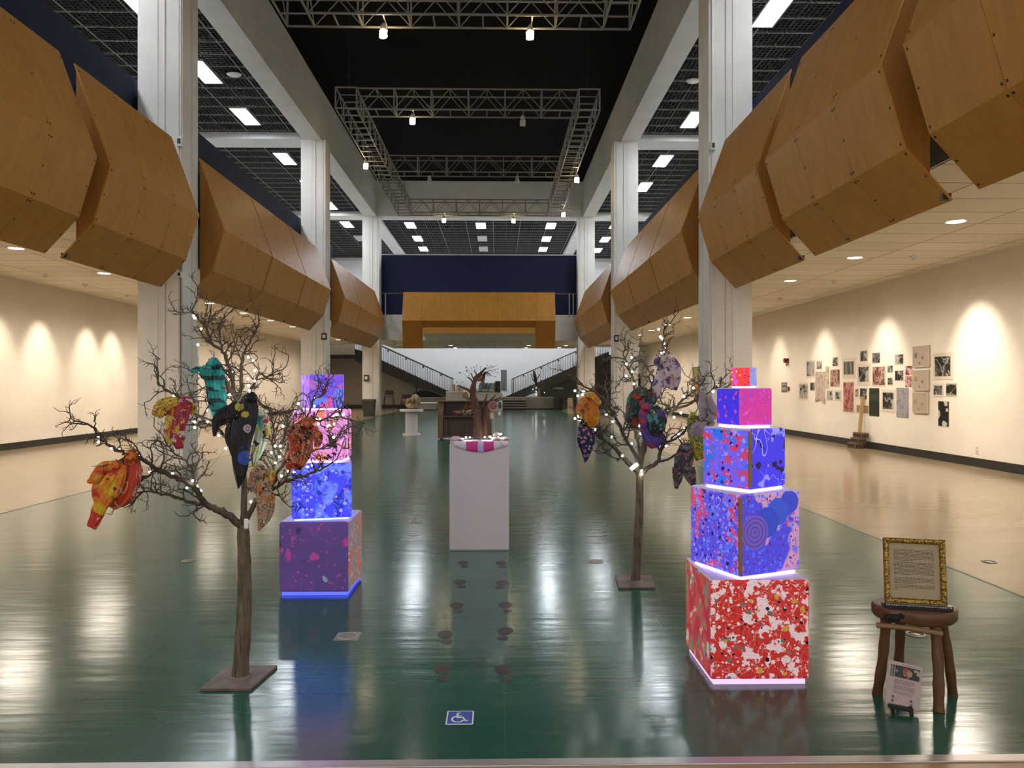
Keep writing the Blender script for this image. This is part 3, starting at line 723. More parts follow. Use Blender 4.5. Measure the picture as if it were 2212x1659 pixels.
# ================================================================== bare branch trees with fairy lights and scarves
def bark(name, c1, c2):
    m, nt, b = new_mat(name); g = G(nt)
    f, _ = g.noise(g.co('Object', (60, 60, 7)), 1.0, 5, 0.65, 0.5)
    f2, _ = g.noise(g.co('Object'), 9, 3)
    c = g.mix(g.step(f, 0.35, 0.65), c1, c2); c = g.mix(g.m('MULTIPLY', g.step(f2, 0.5, 0.7), 0.4), c, tuple(x * 1.5 for x in c2))
    nt.links.new(c, b.inputs['Base Color']); b.inputs['Roughness'].default_value = 0.8
    nt.links.new(g.bump(f, 0.8, 0.01), b.inputs['Normal'])
    return m
M_bark = bark('brown_bark', (0.07, 0.045, 0.027), (0.19, 0.135, 0.085))
M_twig = bark('dark_twig', (0.035, 0.022, 0.014), (0.095, 0.065, 0.042))
M_plate = plaster('mottled_base_plate', (0.16, 0.12, 0.10), 0.35, 0.5, 6)
M_fairy = mat('fairy_light_glow', (1, 1, 1), 0.3, emit=(0.95, 1.0, 0.92), es=38.0)
M_wire = mat('thin_silver_wire', (0.35, 0.33, 0.28), 0.4, 0.6)

def smooth(pts, k=5):
    out = []
    n = len(pts)
    for i in range(n - 1):
        p0, p1, p2, p3 = pts[max(i - 1, 0)], pts[i], pts[i + 1], pts[min(i + 2, n - 1)]
        for j in range(k):
            t = j / k
            out.append(0.5 * ((2 * p1) + (p2 - p0) * t + (2 * p0 - 5 * p1 + 4 * p2 - p3) * t * t + (3 * p1 - p0 - 3 * p2 + p3) * t ** 3))
    out.append(pts[-1]); return out
def sprig(mb, r, p, d, L, rad, level):
    """a wiry, kinked twig with smaller forks"""
    n = 5 if level else 6
    pts = [p.copy()]; q = p.copy(); dd = d.normalized()
    for i in range(n):
        dd = (dd + Vector((r.gauss(0, 0.30), r.gauss(0, 0.24), r.gauss(0.05, 0.28)))).normalized()
        q = q + dd * (L / n); pts.append(q.copy())
    mb.tube(pts, [rad * (1 - 0.5 * i / n) for i in range(n + 1)], 5)
    if level > 0:
        for i in range(1, n + 1):
            if r.random() < (0.62 if i < n else 1.0):
                base = pts[i]; t = (pts[i] - pts[i - 1]).normalized()
                side = Vector((r.gauss(0, 1), r.gauss(0, 0.8), r.gauss(0.15, 1))); side -= t * side.dot(t)
                if side.length < 1e-3: continue
                sprig(mb, r, base, t * 0.7 + side.normalized() * r.uniform(0.6, 1.1), L * r.uniform(0.38, 0.62), rad * 0.62, level - 1)
def tree(name, label, Y, trunk, rt, mains, plate_c, seed, batt, bulbs, slabel, twig_len, plate=(0.27, 0.30)):
    r = random.Random(seed)
    b = at_z(trunk[0][0], trunk[0][1], 0.0); b = Vector((plate_c[0], plate_c[1], 0))
    t = thing(name, label, 'tree', b)
    mb = MB(); x, y = b.x, b.y; w, dp = plate[0] / 2, plate[1] / 2
    mb.prism([(-w - 0.01, -dp), (w - 0.03, -dp), (w + 0.01, dp), (-w + 0.02, dp)], lambda u, v, k: (x + u, y + v, 0.0 if k == 0 else 0.016))
    mb.build('base_plate', [M_plate], t, bevel=0.003)
    mb = MB(); mb.ball((x, y, 0.014), 0.06, 12, 6, sc=(1, 1, 0.28)); mb.build('base_collar', [M_plate], t)
    pt = [at_y(px, py, Y) for px, py in trunk]; pt[0] = Vector((b.x, b.y, 0.01))
    sm = smooth(pt, 6)
    mb = MB(); n = len(sm)
    mb.tube(sm, [rt * (1.15 - 0.35 * i / n) * (1 + 0.05 * math.sin(i * 2.1)) for i in range(n)], 14); mb.build('trunk', [M_bark], t)
    mt = MB()
    joints = list(sm[len(sm) // 2:])
    for mi, (pts, r0, r1, dy0, dy1, dens) in enumerate(mains):
        m = len(pts)
        P = [at_y(px, py, Y + dy0 + (dy1 - dy0) * i / (m - 1)) for i, (px, py) in enumerate(pts)]
        P = [p + Vector((0, r.gauss(0, 0.008) if 0 < i < m - 1 else 0, 0)) for i, p in enumerate(P)]
        near = min(joints, key=lambda v: (v.x - P[0].x) ** 2 + (v.z - P[0].z) ** 2)      # spring from the wood it grows on
        off = near.y - P[0].y
        P = [near.copy()] + [p + Vector((0, off * (1 - i / m), 0)) for i, p in enumerate(P)][1:]
        S = smooth(P, 5); k = len(S)
        S = [p + Vector((r.gauss(0, 0.003), r.gauss(0, 0.003), r.gauss(0, 0.003))) if i else p for i, p in enumerate(S)]
        R = [r0 + (r1 - r0) * (i / (k - 1)) ** 0.8 for i in range(k)]
        joints += S
        mb = MB(); mb.tube(S, R, 8); mb.build('branch', [M_twig], t)
        total = sum((S[i + 1] - S[i]).length for i in range(k - 1))
        cnt = int(total * dens * (21 if Y < 5 else 16))
        for q in range(cnt):
            f = 0.22 + 0.78 * ((q + r.random()) / cnt)
            i = min(int(f * (k - 1)), k - 2); p = S[i].lerp(S[i + 1], f * (k - 1) - i)
            tdir = (S[i + 1] - S[i]).normalized()
            side = Vector((r.gauss(0, 1), r.gauss(0, 0.9), r.gauss(0.35, 1))); side -= tdir * side.dot(tdir)
            if side.length < 1e-3: continue
            L = twig_len * r.uniform(0.55, 1.15) * (1.05 - 0.35 * f)
            sprig(mt, r, p, tdir * r.uniform(0.5, 1.0) + side.normalized() * r.uniform(0.5, 1.0), L, max(0.0043, min(R[i] * 0.6, 0.006)) * Y / 4.2, 2 if L > 0.085 else 1)
        sprig(mt, r, S[-1], S[-1] - S[-2], twig_len * 0.9, max(r1, 0.0038), 2)
    tag(mt.build('twigs', [M_twig], t), kind='stuff')
    # string of lights
    s = thing('fairy_lights', slabel, 'string lights', b + Vector((0, 0, 1.0)), 'fairy lights wound through the bare trees')
    pos = []
    for (px, py) in bulbs:
        p = at_y(px, py, Y - 0.02 + r.gauss(-0.02, 0.05)); pos.append(p)
    for p in pos:
        mb = MB(); mb.ball(p, 0.0062 * Y / 3.8 * 0.95, 8, 6); mb.build('light_bulb', [M_fairy], s)
    order = [pos[0]]; rest = pos[1:]
    mb = MB()
    while rest:
        nx = min(rest, key=lambda v: (v - order[-1]).length); rest.remove(nx)
        a = order[-1]
        if (nx - a).length < 0.22:
            mid = a.lerp(nx, 0.5) + Vector((r.gauss(0, 0.006), r.gauss(0.015, 0.006), -0.008))
            mb.tube([a, mid, nx], 0.0010, 4)
        order.append(nx)
    mb.build('wire', [M_wire], s)
    for (px, py, ang, lb) in batt:
        p = at_y(px, py, Y - 0.045); ca, sa = math.cos(ang), math.sin(ang)
        h = 0.026 * Y / 3.8
        mb = MB(); mb.prism([(-.45 * h, -h), (.45 * h, -h), (.45 * h, h), (-.45 * h, h)], lambda u, v, k: (p.x + u * ca - v * sa, p.y + 0.012 * k, p.z + u * sa + v * ca))
        tag(mb.build('battery_box', [M_whitep], loc=p, bevel=0.006), lb, 'battery box')
    return t

bulbsL = [(370, 398), (392, 428), (475, 578), (430, 795), (615, 775), (1125, 968), (1195, 1018), (1120, 1265), (1130, 1355), (1140, 1425), (865, 1485), (98, 1502), (1215, 1295), (1215, 1150)]
bulbsL = [(360 + x / 6.38, 620 + y / 6.38) for x, y in bulbsL]
bulbsL += [(140 + x / 5.925, 880 + y / 5.925) for x, y in [(430, 368), (430, 443), (592, 525), (690, 542), (962, 625), (1015, 685), (1112, 752), (1085, 828), (1378, 848), (1635, 940), (1693, 1008), (1562, 1030), (1743, 1070), (1662, 187), (1825, 187), (1662, 258)]]
bulbsL += [(420 + x / 5.186, 840 + y / 5.186) for x, y in [(140, 240), (275, 525), (350, 668), (993, 418), (905, 640), (963, 640), (862, 712), (963, 698), (1018, 733), (908, 830), (953, 762), (975, 975), (30, 1088), (632, 1265), (395, 65)]]
bulbsL += [(560 + x / 6.9125, 840 + y / 6.9125) for x, y in [(820, 128), (820, 258), (585, 220), (355, 555), (885, 520), (745, 548), (855, 460), (905, 452), (1115, 412), (1160, 382), (1190, 405), (1258, 385), (1015, 560), (1045, 545), (1118, 525), (1110, 722), (430, 1232), (520, 1245), (720, 1165), (790, 1140), (330, 1300)]]
YL = 3.80
mainsL = [
 ([(524, 1138), (498, 1114), (470, 1102), (445, 1092), (432, 1072), (420, 1052), (392, 1037), (362, 1026), (335, 1012), (305, 990), (270, 978), (240, 965), (218, 948), (205, 930), (190, 915)], 0.021, 0.004, 0, -0.30, 0.75),
 ([(440, 1090), (415, 1086), (385, 1074), (350, 1066), (318, 1062), (292, 1066)], 0.012, 0.004, -0.05, -0.10, 1.0),
 ([(425, 1056), (424, 1030), (418, 1008), (400, 992), (378, 975), (365, 962)], 0.007, 0.003, -0.06, 0.12, 0.9),
 ([(340, 1014), (318, 1030), (300, 1040), (290, 1050)], 0.007, 0.003, -0.15, -0.05, 1.0),
 ([(527, 1130), (527, 1060), (524, 990), (520, 930), (514, 880), (505, 848)], 0.017, 0.013, 0, 0.03, 0.35),
 ([(506, 850), (496, 815), (490, 785), (478, 760), (456, 738), (440, 708), (428, 690), (414, 668)], 0.012, 0.004, 0.0, -0.08, 1.15),
 ([(490, 785), (484, 755), (478, 732), (472, 705)], 0.007, 0.003, 0.03, 0.12, 1.2),
 ([(513, 876), (520, 835), (522, 795), (528, 765), (536, 745), (548, 720), (556, 708)], 0.011, 0.004, 0.03, 0.10, 0.9),
 ([(512, 872), (530, 850), (548, 825), (556, 805), (572, 815), (586, 806)], 0.010, 0.004, 0.0, 0.10, 1.2),
 ([(524, 970), (492, 946), (468, 925), (448, 908), (425, 898), (408, 880), (388, 862), (370, 848), (352, 838), (338, 826)], 0.012, 0.004, 0.0, -0.12, 0.75),
 ([(480, 935), (462, 918), (440, 924), (420, 915), (408, 905)], 0.006, 0.003, -0.03, 0.08, 0.9),
 ([(516, 900), (490, 880), (468, 868), (452, 840), (440, 820)], 0.008, 0.003, 0.0, 0.2, 1.3),
 ([(528, 1128), (545, 1095), (560, 1075), (588, 1058), (615, 1040), (650, 1030), (685, 1018), (705, 1008)], 0.015, 0.004, 0.0, -0.10, 0.85),
 ([(570, 1066), (585, 1030), (596, 1000), (606, 965), (615, 935), (622, 905)], 0.010, 0.004, -0.02, 0.14, 1.4),
 ([(588, 1058), (608, 1015), (630, 960), (650, 925), (680, 910), (710, 902), (742, 900)], 0.010, 0.004, 0.0, -0.12, 1.1),
 ([(655, 922), (668, 895), (676, 868), (690, 856), (705, 850)], 0.006, 0.003, -0.05, -0.05, 0.8),
 ([(620, 1038), (646, 992), (680, 972), (705, 965), (722, 950)], 0.007, 0.003, 0.0, 0.1, 1.1),
 ([(596, 1000), (584, 960), (588, 920), (582, 880)], 0.007, 0.003, 0.0, 0.2, 1.3)]
tree('bare_tree', 'large bare branched tree in front of the left tower, hung with scarves', YL,
     [(523, 1467), (527, 1330), (528, 1230), (525, 1132)], 0.036, mainsL, (-1.315, 3.80), 11,
     [(531, 1132, 0.0, 'white battery box at the fork of the large tree near the left tower')], bulbsL,
     'fairy lights wound through the large tree in front of the left tower', 0.165)

YR = 5.58
bulbsR = [(165, 648), (240, 655), (190, 690), (230, 680), (190, 870), (165, 885), (218, 905), (605, 420), (655, 485), (605, 522), (668, 590), (650, 365), (830, 568), (880, 125), (895, 188), (915, 205), (925, 245), (940, 290), (905, 325), (922, 322), (432, 850), (490, 912), (340, 980), (315, 1065), (480, 1043), (595, 1047), (648, 1100), (570, 1203), (620, 1258), (665, 1300), (738, 1360), (735, 1330), (945, 1117), (1050, 1023), (1060, 1060), (1130, 935), (1097, 972), (1012, 875), (1070, 837), (1095, 697), (1175, 625), (1345, 655), (1385, 600), (750, 705), (748, 740), (712, 947), (728, 1015)]
bulbsR = [(1200 + x / 3.95, 680 + y / 3.95) for x, y in bulbsR]
mainsR = [
 ([(1382, 1024), (1360, 1002), (1340, 982), (1322, 962), (1305, 950), (1288, 938), (1272, 925), (1255, 905)], 0.022, 0.005, 0, -0.15, 0.8),
 ([(1382, 1020), (1378, 998), (1365, 970), (1350, 945), (1338, 918), (1325, 893), (1308, 868), (1290, 850), (1268, 838), (1248, 828)], 0.019, 0.005, 0, -0.25, 0.9),
 ([(1340, 920), (1318, 905), (1300, 895), (1282, 885)], 0.010, 0.004, -0.05, 0.2, 1.0),
 ([(1382, 1018), (1382, 985), (1374, 945), (1368, 905), (1372, 860), (1368, 825), (1360, 800), (1352, 780), (1345, 760)], 0.019, 0.005, 0, 0.15, 1.0),
 ([(1383, 1018), (1388, 970), (1396, 905), (1402, 862), (1412, 825), (1424, 790), (1431, 760), (1434, 738), (1434, 715)], 0.019, 0.005, 0, -0.1, 0.55),
 ([(1412, 820), (1398, 800), (1388, 778), (1380, 765)], 0.009, 0.004, 0, 0.15, 0.9),
 ([(1383, 1028), (1402, 1010), (1420, 998), (1428, 975), (1434, 958), (1455, 950), (1472, 938), (1485, 920)], 0.020, 0.005, 0, -0.15, 0.9),
 ([(1383, 1016), (1390, 978), (1399, 952), (1415, 925), (1438, 900), (1456, 886), (1478, 862), (1498, 846), (1512, 832)], 0.019, 0.005, 0, 0.1, 1.1),
 ([(1458, 886), (1480, 878), (1502, 868), (1524, 855), (1540, 842), (1552, 830)], 0.011, 0.004, 0.05, -0.1, 0.9),
 ([(1418, 998), (1440, 992), (1462, 978), (1482, 968), (1500, 960)], 0.011, 0.004, 0, -0.1, 0.9),
 ([(1376, 950), (1390, 920), (1400, 890), (1404, 866)], 0.010, 0.004, 0.05, 0.25, 1.0)]
tree('bare_tree', 'slimmer bare tree between the white pedestal and the right tower, hung with scarves', YR,
     [(1378, 1262), (1377, 1180), (1381, 1100), (1382, 1015)], 0.033, mainsR, (1.04, 5.60), 23,
     [(1370, 1008, -0.9, 'white battery box tilted on the lower left branch of the slimmer tree'), (1430, 998, 0.1, 'white battery box upright on the lower right branch of the slimmer tree')], bulbsR,
     'fairy lights wound through the slimmer tree near the right tower', 0.20, (0.29, 0.36))

# ------------------------------------------------------------------ scarves
def lobe(mb, path, Y, ry=0.5, folds=5, amp=0.16, dy=0.0, seed=0, mi=0, seg=56, k=9, cut=False):
    """a gathered swag of cloth: path of (px, py, half width in px)"""
    r = random.Random(seed)
    P = [at_y(x, y, Y + dy) for x, y, w in path]; W = [w * Y / F for _, _, w in path]
    Pp = smooth(P, k); Ws = [v.x for v in smooth([Vector((w, 0, 0)) for w in W], k)]
    n = len(Pp); vs = []; fs = []
    ph = [r.uniform(0, 6.28) for _ in range(4)]
    for i in range(n):
        t = (Pp[min(i + 1, n - 1)] - Pp[max(i - 1, 0)]).normalized()
        x = Vector((0, 1, 0)).cross(t); x = x.normalized() if x.length > 1e-4 else Vector((1, 0, 0))
        f = i / (n - 1); w = max(Ws[i], 0.0015)
        for j in range(seg):
            a = 2 * PI * j / seg
            s1 = math.sin(folds * a * 0.5 * 2 + ph[0] + 2.2 * f + 1.2 * mnoise.noise(Vector((a, f * 3, seed)))); s2 = math.sin((2 * folds + 3) * a + ph[1] - 4 * f)
            m = 1 + 1.5 * amp * (1 - 2 * abs(s1)) + 0.7 * amp * (1 - 2 * abs(s2)) * (0.4 + f) + 0.6 * amp * math.sin(2 * a + ph[2] + 5 * f)
            nz = mnoise.noise(Vector((math.cos(a) * 1.3 + seed * 3, f * 4.0, math.sin(a) * 1.3))) * 0.28 * (w ** 0.6) * 0.12
            u = (w * math.cos(a)) * (0.72 + 0.28 * m); v = (w * ry * 0.85 * math.sin(a)) * m
            e = t * (0.25 * w * math.sin(folds * a + ph[3]) * (f if not cut else 1) * (1 if i == n - 1 else 0.3))
            vs.append(Pp[i] + x * (u + nz) + Vector((0, v + nz, 0)) + e)
    for i in range(n - 1):
        for j in range(seg):
            j2 = (j + 1) % seg
            fs.append((i * seg + j, i * seg + j2, (i + 1) * seg + j2, (i + 1) * seg + j))
    mb.add(vs, fs, mi, True)
    mb.add([vs[j] for j in range(seg)], [list(range(seg))[::-1]], mi); mb.add([vs[(n - 1) * seg + j] for j in range(seg)], [list(range(seg))], mi)
def scarf(label, Y, parts, mats, knot=None):
    x, y, _ = parts[0][1][0]; p = at_y(x, y, Y)
    t = thing('hanging_scarf', label, 'scarf', p, 'painted silk scarves tied to the trees')
    for i, (nm, path, kw) in enumerate(parts):
        kw = dict(kw); m = mats[kw.pop('m', 0)]
        mb = MB(); lobe(mb, path, Y, seed=i + len(label), **kw); mb.build(nm, [m], t)
    if knot:
        for kk in knot:
            p = at_y(kk[0], kk[1], Y - 0.02); q = kk[2] * Y / F
            mb = MB(); n0 = len(mb.v); mb.ball(p, q, 16, 10, sc=(1, 0.8, 0.85))
            mb.v = [tuple(Vector(v) + (Vector(v) - p) * 0.35 * math.sin(7 * math.atan2(v[2] - p.z, v[0] - p.x) + 9 * (v[1] - p.y) / q)) for v in mb.v]
            mb.build('knot', [mats[kk[3] if len(kk) > 3 else 0]], t)
OR, YE, RD2, TE, GR = (0.62, 0.16, 0.02), (0.62, 0.38, 0.02), (0.50, 0.04, 0.03), (0.01, 0.22, 0.22), (0.05, 0.25, 0.05)
S = dict(
 fire=paint('silk_fire', OR, [('blob', YE, 9, 0.52, 0.06), ('blob', RD2, 7, 0.56, 0.05), ('blob', (0.62, 0.42, 0.34), 12, 0.66, 0.04), ('splat', (0.10, 0.02, 0.02), 22, 0.4, 0.2)], 0.4, 0, 21, wrinkle=0.45, scale=1.5),
 fire2=paint('silk_red_orange', (0.50, 0.055, 0.025), [('blob', (0.60, 0.16, 0.05), 8, 0.56, 0.08), ('line', (0.6, 0.40, 0.32), 5, 0.015, 1.0)], 0.4, 0, 22, wrinkle=0.45, scale=1.5),
 crim=paint('silk_crimson_yellow', (0.34, 0.02, 0.05), [('blob', (0.60, 0.48, 0.45), 14, 0.57, 0.02), ('blob', (0.55, 0.36, 0.03), 13, 0.58, 0.02), ('line', BK, 8, 0.012, 1.5)], 0.42, 0, 23, wrinkle=0.45, scale=1.5),
 gold=paint('silk_gold_black', (0.55, 0.37, 0.04), [('blob', (0.6, 0.5, 0.42), 16, 0.6, 0.02), ('line', BK, 12, 0.03, 2), ('blob', (0.4, 0.06, 0.03), 14, 0.6, 0.03)], 0.42, 0, 24, wrinkle=0.45, scale=1.5),
 teal=paint('silk_teal', TE, [('band', (0.008, 0.045, 0.05), 12, 2, 0.2), ('blob', (0.03, 0.36, 0.34), 12, 0.56, 0.06), ('blob', (0.005, 0.02, 0.02), 10, 0.62, 0.03)], 0.38, 0, 25, wrinkle=0.45, scale=1.5),
 black=paint('silk_black_blue', (0.008, 0.007, 0.010), [('disc', (0.025, 0.07, 0.33), (-0.032, -0.022, -0.315), 0.040, 1, (0.025, 0.06, 0.30)), ('disc', (0.42, 0.36, 0.04), (-0.052, -0.030, -0.060), 0.024, 1, (0.12, 0.22, 0.35)), ('disc', (0.42, 0.36, 0.04), (-0.030, -0.030, -0.098), 0.024, 1, (0.12, 0.22, 0.35)), ('disc', (0.40, 0.32, 0.42), (-0.020, -0.028, -0.17), 0.026, 2, (0.03, 0.02, 0.05)), ('splat', (0.35, 0.28, 0.42), 30, 0.30, 0.06), ('blob', (0.015, 0.05, 0.14), 6, 0.68, 0.02)], 0.42, 0, 26, wrinkle=0.45, scale=1.5),
 multi=paint('silk_multi', (0.45, 0.5, 0.42), [('blob', (0.02, 0.28, 0.30), 10, 0.52, 0.02), ('blob', (0.5, 0.45, 0.05), 12, 0.57, 0.02), ('blob', (0.42, 0.03, 0.05), 10, 0.60, 0.02), ('blob', BK, 11, 0.61, 0.02)], 0.42, 0, 27, wrinkle=0.45, scale=1.5),
 rust=paint('silk_rust', (0.33, 0.04, 0.015), [('blob', BK, 13, 0.54, 0.03), ('blob', (0.45, 0.13, 0.04), 15, 0.56, 0.03), ('line', (0.5, 0.38, 0.25), 11, 0.02, 2), ('blob', (0.05, 0.03, 0.09), 8, 0.63, 0.03)], 0.45, 0, 28, wrinkle=0.45, scale=1.5),
 retro=paint('silk_retro_circles', (0.36, 0.25, 0.17), [('blob', (0.50, 0.16, 0.03), 12, 0.54, 0.02), ('blob', (0.50, 0.42, 0.06), 10, 0.58, 0.02), ('ring', BK, 22, 0.34, 0.05), ('dot', (0.45, 0.5, 0.5), 22, 0.22, 0.6), ('line', BK, 9, 0.015, 2)], 0.45, 0, 29, wrinkle=0.45, scale=1.5),
 orange=paint('silk_orange_blue', (0.55, 0.17, 0.01), [('blob', (0.55, 0.33, 0.03), 9, 0.53, 0.03), ('blob', (0.08, 0.15, 0.40), 8, 0.59, 0.03), ('blob', (0.18, 0.05, 0.08), 10, 0.61, 0.02)], 0.42, 0, 30, wrinkle=0.45, scale=1.5),
 navy=paint('silk_navy_petals', (0.012, 0.012, 0.07), [('ring', (0.50, 0.25, 0.20), 22, 0.26, 0.10), ('dot', (0.42, 0.17, 0.14), 22, 0.36, 1.6)], 0.42, 0, 31, wrinkle=0.45, scale=1.5),
 jungle=paint('silk_jungle', (0.02, 0.055, 0.045), [('blob', (0.42, 0.06, 0.02), 9, 0.58, 0.02), ('blob', (0.10, 0.17, 0.10), 11, 0.54, 0.03), ('blob', (0.5, 0.30, 0.04), 12, 0.66, 0.02), ('blob', (0.08, 0.03, 0.14), 9, 0.60, 0.03)], 0.45, 0, 32, wrinkle=0.45, scale=1.5),
 galaxy=paint('silk_galaxy', (0.015, 0.03, 0.03), [('blob', (0.07, 0.26, 0.22), 6, 0.57, 0.05), ('splat', (0.28, 0.36, 0.45), 30, 0.4, 0.35), ('splat', (0.5, 0.5, 0.08), 22, 0.35, 0.12), ('blob', (0.08, 0.03, 0.18), 6, 0.6, 0.04)], 0.42, 0, 33, wrinkle=0.45, scale=1.5),
 sunset=paint('silk_purple_red', (0.09, 0.05, 0.24), [('blob', (0.50, 0.03, 0.035), 5, 0.5, 0.10), ('blob', BK, 8, 0.64, 0.05)], 0.42, 0, 34, wrinkle=0.45, scale=1.5),
 pearl=paint('silk_pearl_purple', (0.55, 0.44, 0.46), [('blob', (0.10, 0.06, 0.15), 9, 0.54, 0.03), ('blob', (0.20, 0.12, 0.42), 8, 0.58, 0.04), ('blob', (0.5, 0.26, 0.08), 9, 0.64, 0.03), ('blob', (0.25, 0.40, 0.22), 10, 0.66, 0.04), ('line', (0.10, 0.02, 0.06), 6, 0.015, 2)], 0.38, 0, 35, wrinkle=0.45, scale=1.5),
 lilac=paint('silk_grey_lilac', (0.34, 0.28, 0.31), [('blob', (0.24, 0.18, 0.22), 5, 0.5, 0.15), ('line', (0.08, 0.06, 0.07), 4, 0.008, 1), ('splat', (0.10, 0.09, 0.12), 18, 0.35, 0.2)], 0.45, 0, 36, wrinkle=0.45, scale=1.5),
 lemon=paint('silk_lemon_green', (0.38, 0.34, 0.03), [('blob', (0.18, 0.28, 0.10), 10, 0.53, 0.04), ('line', BK, 9, 0.02, 2), ('blob', (0.10, 0.08, 0.08), 9, 0.62, 0.04)], 0.45, 0, 37, wrinkle=0.45, scale=1.5),
 moth=paint('silk_dark_flowers', (0.05, 0.045, 0.05), [('blob', (0.32, 0.08, 0.06), 12, 0.56, 0.03), ('blob', (0.12, 0.16, 0.20), 14, 0.54, 0.03), ('splat', (0.4, 0.33, 0.3), 26, 0.4, 0.3), ('blob', (0.42, 0.10, 0.03), 10, 0.66, 0.03)], 0.5, 0, 38, wrinkle=0.45, scale=1.5))
L3 = YL - 0.07
scarf('orange, yellow and red scarf knotted on the lowest left branch', L3 - 0.13, [
  ('drape', [(296, 982, 8), (284, 1000, 22), (272, 1030, 30), (258, 1065, 30), (240, 1092, 14)], dict(m=1, ry=0.55, dy=0.02)),
  ('drape', [(262, 1000, 12), (245, 1030, 26), (228, 1062, 28), (222, 1085, 18)], dict(m=0, dy=-0.02, folds=6)),
  ('tail', [(232, 1070, 15), (216, 1095, 15), (207, 1120, 13), (198, 1138, 11)], dict(m=0, ry=0.35, dy=-0.035)),
  ('tail', [(256, 1002, 8), (226, 1008, 11), (212, 1022, 11), (202, 1036, 10), (189, 1042, 3)], dict(m=0, ry=0.4, dy=-0.05))],
  [S['fire'], S['fire2']], [(284, 985, 13)])
scarf('crimson, yellow and white scarf tied on the branch before the near column', L3 - 0.05, [
  ('drape', [(405, 862, 8), (395, 872, 15), (378, 884, 18), (370, 900, 14)], dict(m=0, ry=0.6)),
  ('drape', [(385, 868, 9), (360, 872, 13), (346, 884, 15), (340, 898, 12)], dict(m=1, ry=0.6, dy=-0.02)),
  ('tail', [(402, 872, 14), (393, 895, 15), (386, 925, 14), (384, 945, 15), (388, 968, 8)], dict(m=0, ry=0.4, dy=-0.04)),
  ('tail', [(370, 898, 9), (363, 920, 9), (364, 942, 9), (368, 958, 5)], dict(m=1, ry=0.4, dy=-0.02)),
  ('fold', [(408, 868, 9), (415, 880, 10), (412, 895, 6)], dict(m=1))], [S['crim'], S['gold']], [(404, 868, 10, 0)])
scarf('teal tie-dyed scarf high in the large tree', L3 + 0.02, [
  ('drape', [(462, 772, 5), (462, 790, 18), (464, 815, 22), (466, 840, 20), (470, 870, 20), (476, 900, 16), (478, 918, 8)], dict(ry=0.45, folds=7)),
  ('fold', [(448, 790, 8), (445, 805, 14), (448, 818, 8)], dict(dy=-0.04)),
  ('tail', [(446, 802, 7), (430, 797, 6), (420, 799, 5), (408, 802, 1)], dict(ry=0.3, dy=-0.04))], [S['teal']], [(462, 786, 11)])
scarf('long black scarf with blue dots hanging to a point by the large trunk', L3 - 0.02, [
  ('drape', [(545, 852, 10), (536, 875, 22), (530, 910, 25), (522, 945, 24), (520, 985, 20), (519, 1020, 14), (515, 1055, 1.5)], dict(ry=0.35, folds=4, amp=0.12)),
  ('drape', [(515, 870, 10), (500, 888, 15), (480, 898, 14), (468, 915, 10), (463, 942, 3)], dict(ry=0.35, dy=-0.03, folds=4)),
  ('fold', [(508, 905, 9), (500, 935, 14), (505, 965, 12), (508, 998, 3)], dict(ry=0.4, dy=0.02))], [S['black']], [(542, 858, 11)])
scarf('teal, yellow and red scarf half hidden behind the black one', L3 + 0.10, [
  ('drape', [(563, 888, 6), (568, 905, 13), (566, 930, 14), (560, 960, 13), (552, 985, 10), (548, 1008, 4)], dict(ry=0.4, folds=5)),
  ('tail', [(570, 900, 6), (578, 925, 6), (574, 950, 3)], dict(dy=-0.02))], [S['multi']], [(562, 893, 8)])
scarf('rust red and black scarf tied before the pink cube', L3 - 0.04, [
  ('drape', [(664, 908, 10), (655, 930, 22), (650, 960, 24), (645, 990, 20), (640, 1012, 10)], dict(ry=0.5, folds=7, amp=0.22)),
  ('fold', [(650, 922, 12), (632, 935, 12), (628, 955, 6)], dict(dy=-0.03)), ('fold', [(675, 925, 10), (688, 945, 10), (684, 965, 5)], dict(dy=-0.02)),
  ('tail', [(632, 975, 12), (626, 1000, 10), (624, 1015, 4)], dict(ry=0.3))], [S['rust']], [(664, 915, 14)])
scarf('brown scarf printed with retro circles beside the trunk of the large tree', L3 - 0.03, [
  ('drape', [(570, 1005, 8), (562, 1020, 18), (556, 1045, 20), (548, 1062, 12)], dict(ry=0.5, folds=6, amp=0.2)),
  ('tail', [(572, 1030, 10), (572, 1060, 17), (575, 1090, 19), (570, 1118, 14), (559, 1146, 2)], dict(ry=0.35, dy=-0.02)),
  ('fold', [(580, 1010, 5), (588, 1026, 7), (586, 1045, 4)], dict(dy=-0.03))], [S['retro']], [(566, 1022, 13)])
R3 = YR - 0.10
scarf('orange and blue scarf wrapped on the left arm of the slimmer tree', R3 - 0.12, [
  ('drape', [(1273, 848, 6), (1275, 865, 17), (1274, 885, 19), (1277, 905, 17), (1281, 922, 7)], dict(ry=0.6)),
  ('fold', [(1268, 862, 7), (1256, 872, 9), (1252, 888, 8), (1256, 898, 4)], dict(dy=-0.04)), ('fold', [(1276, 850, 6), (1288, 864, 7), (1297, 872, 4)], dict(dy=-0.05))], [S['orange']], [(1273, 856, 8)])
scarf('navy scarf with peach petals hanging to a point below the orange one', R3 - 0.10, [
  ('drape', [(1262, 908, 8), (1262, 925, 14), (1266, 942, 19), (1267, 958, 17), (1266, 978, 10), (1265, 1000, 1.5)], dict(ry=0.4, folds=4, amp=0.12))], [S['navy']], [(1263, 912, 8)])
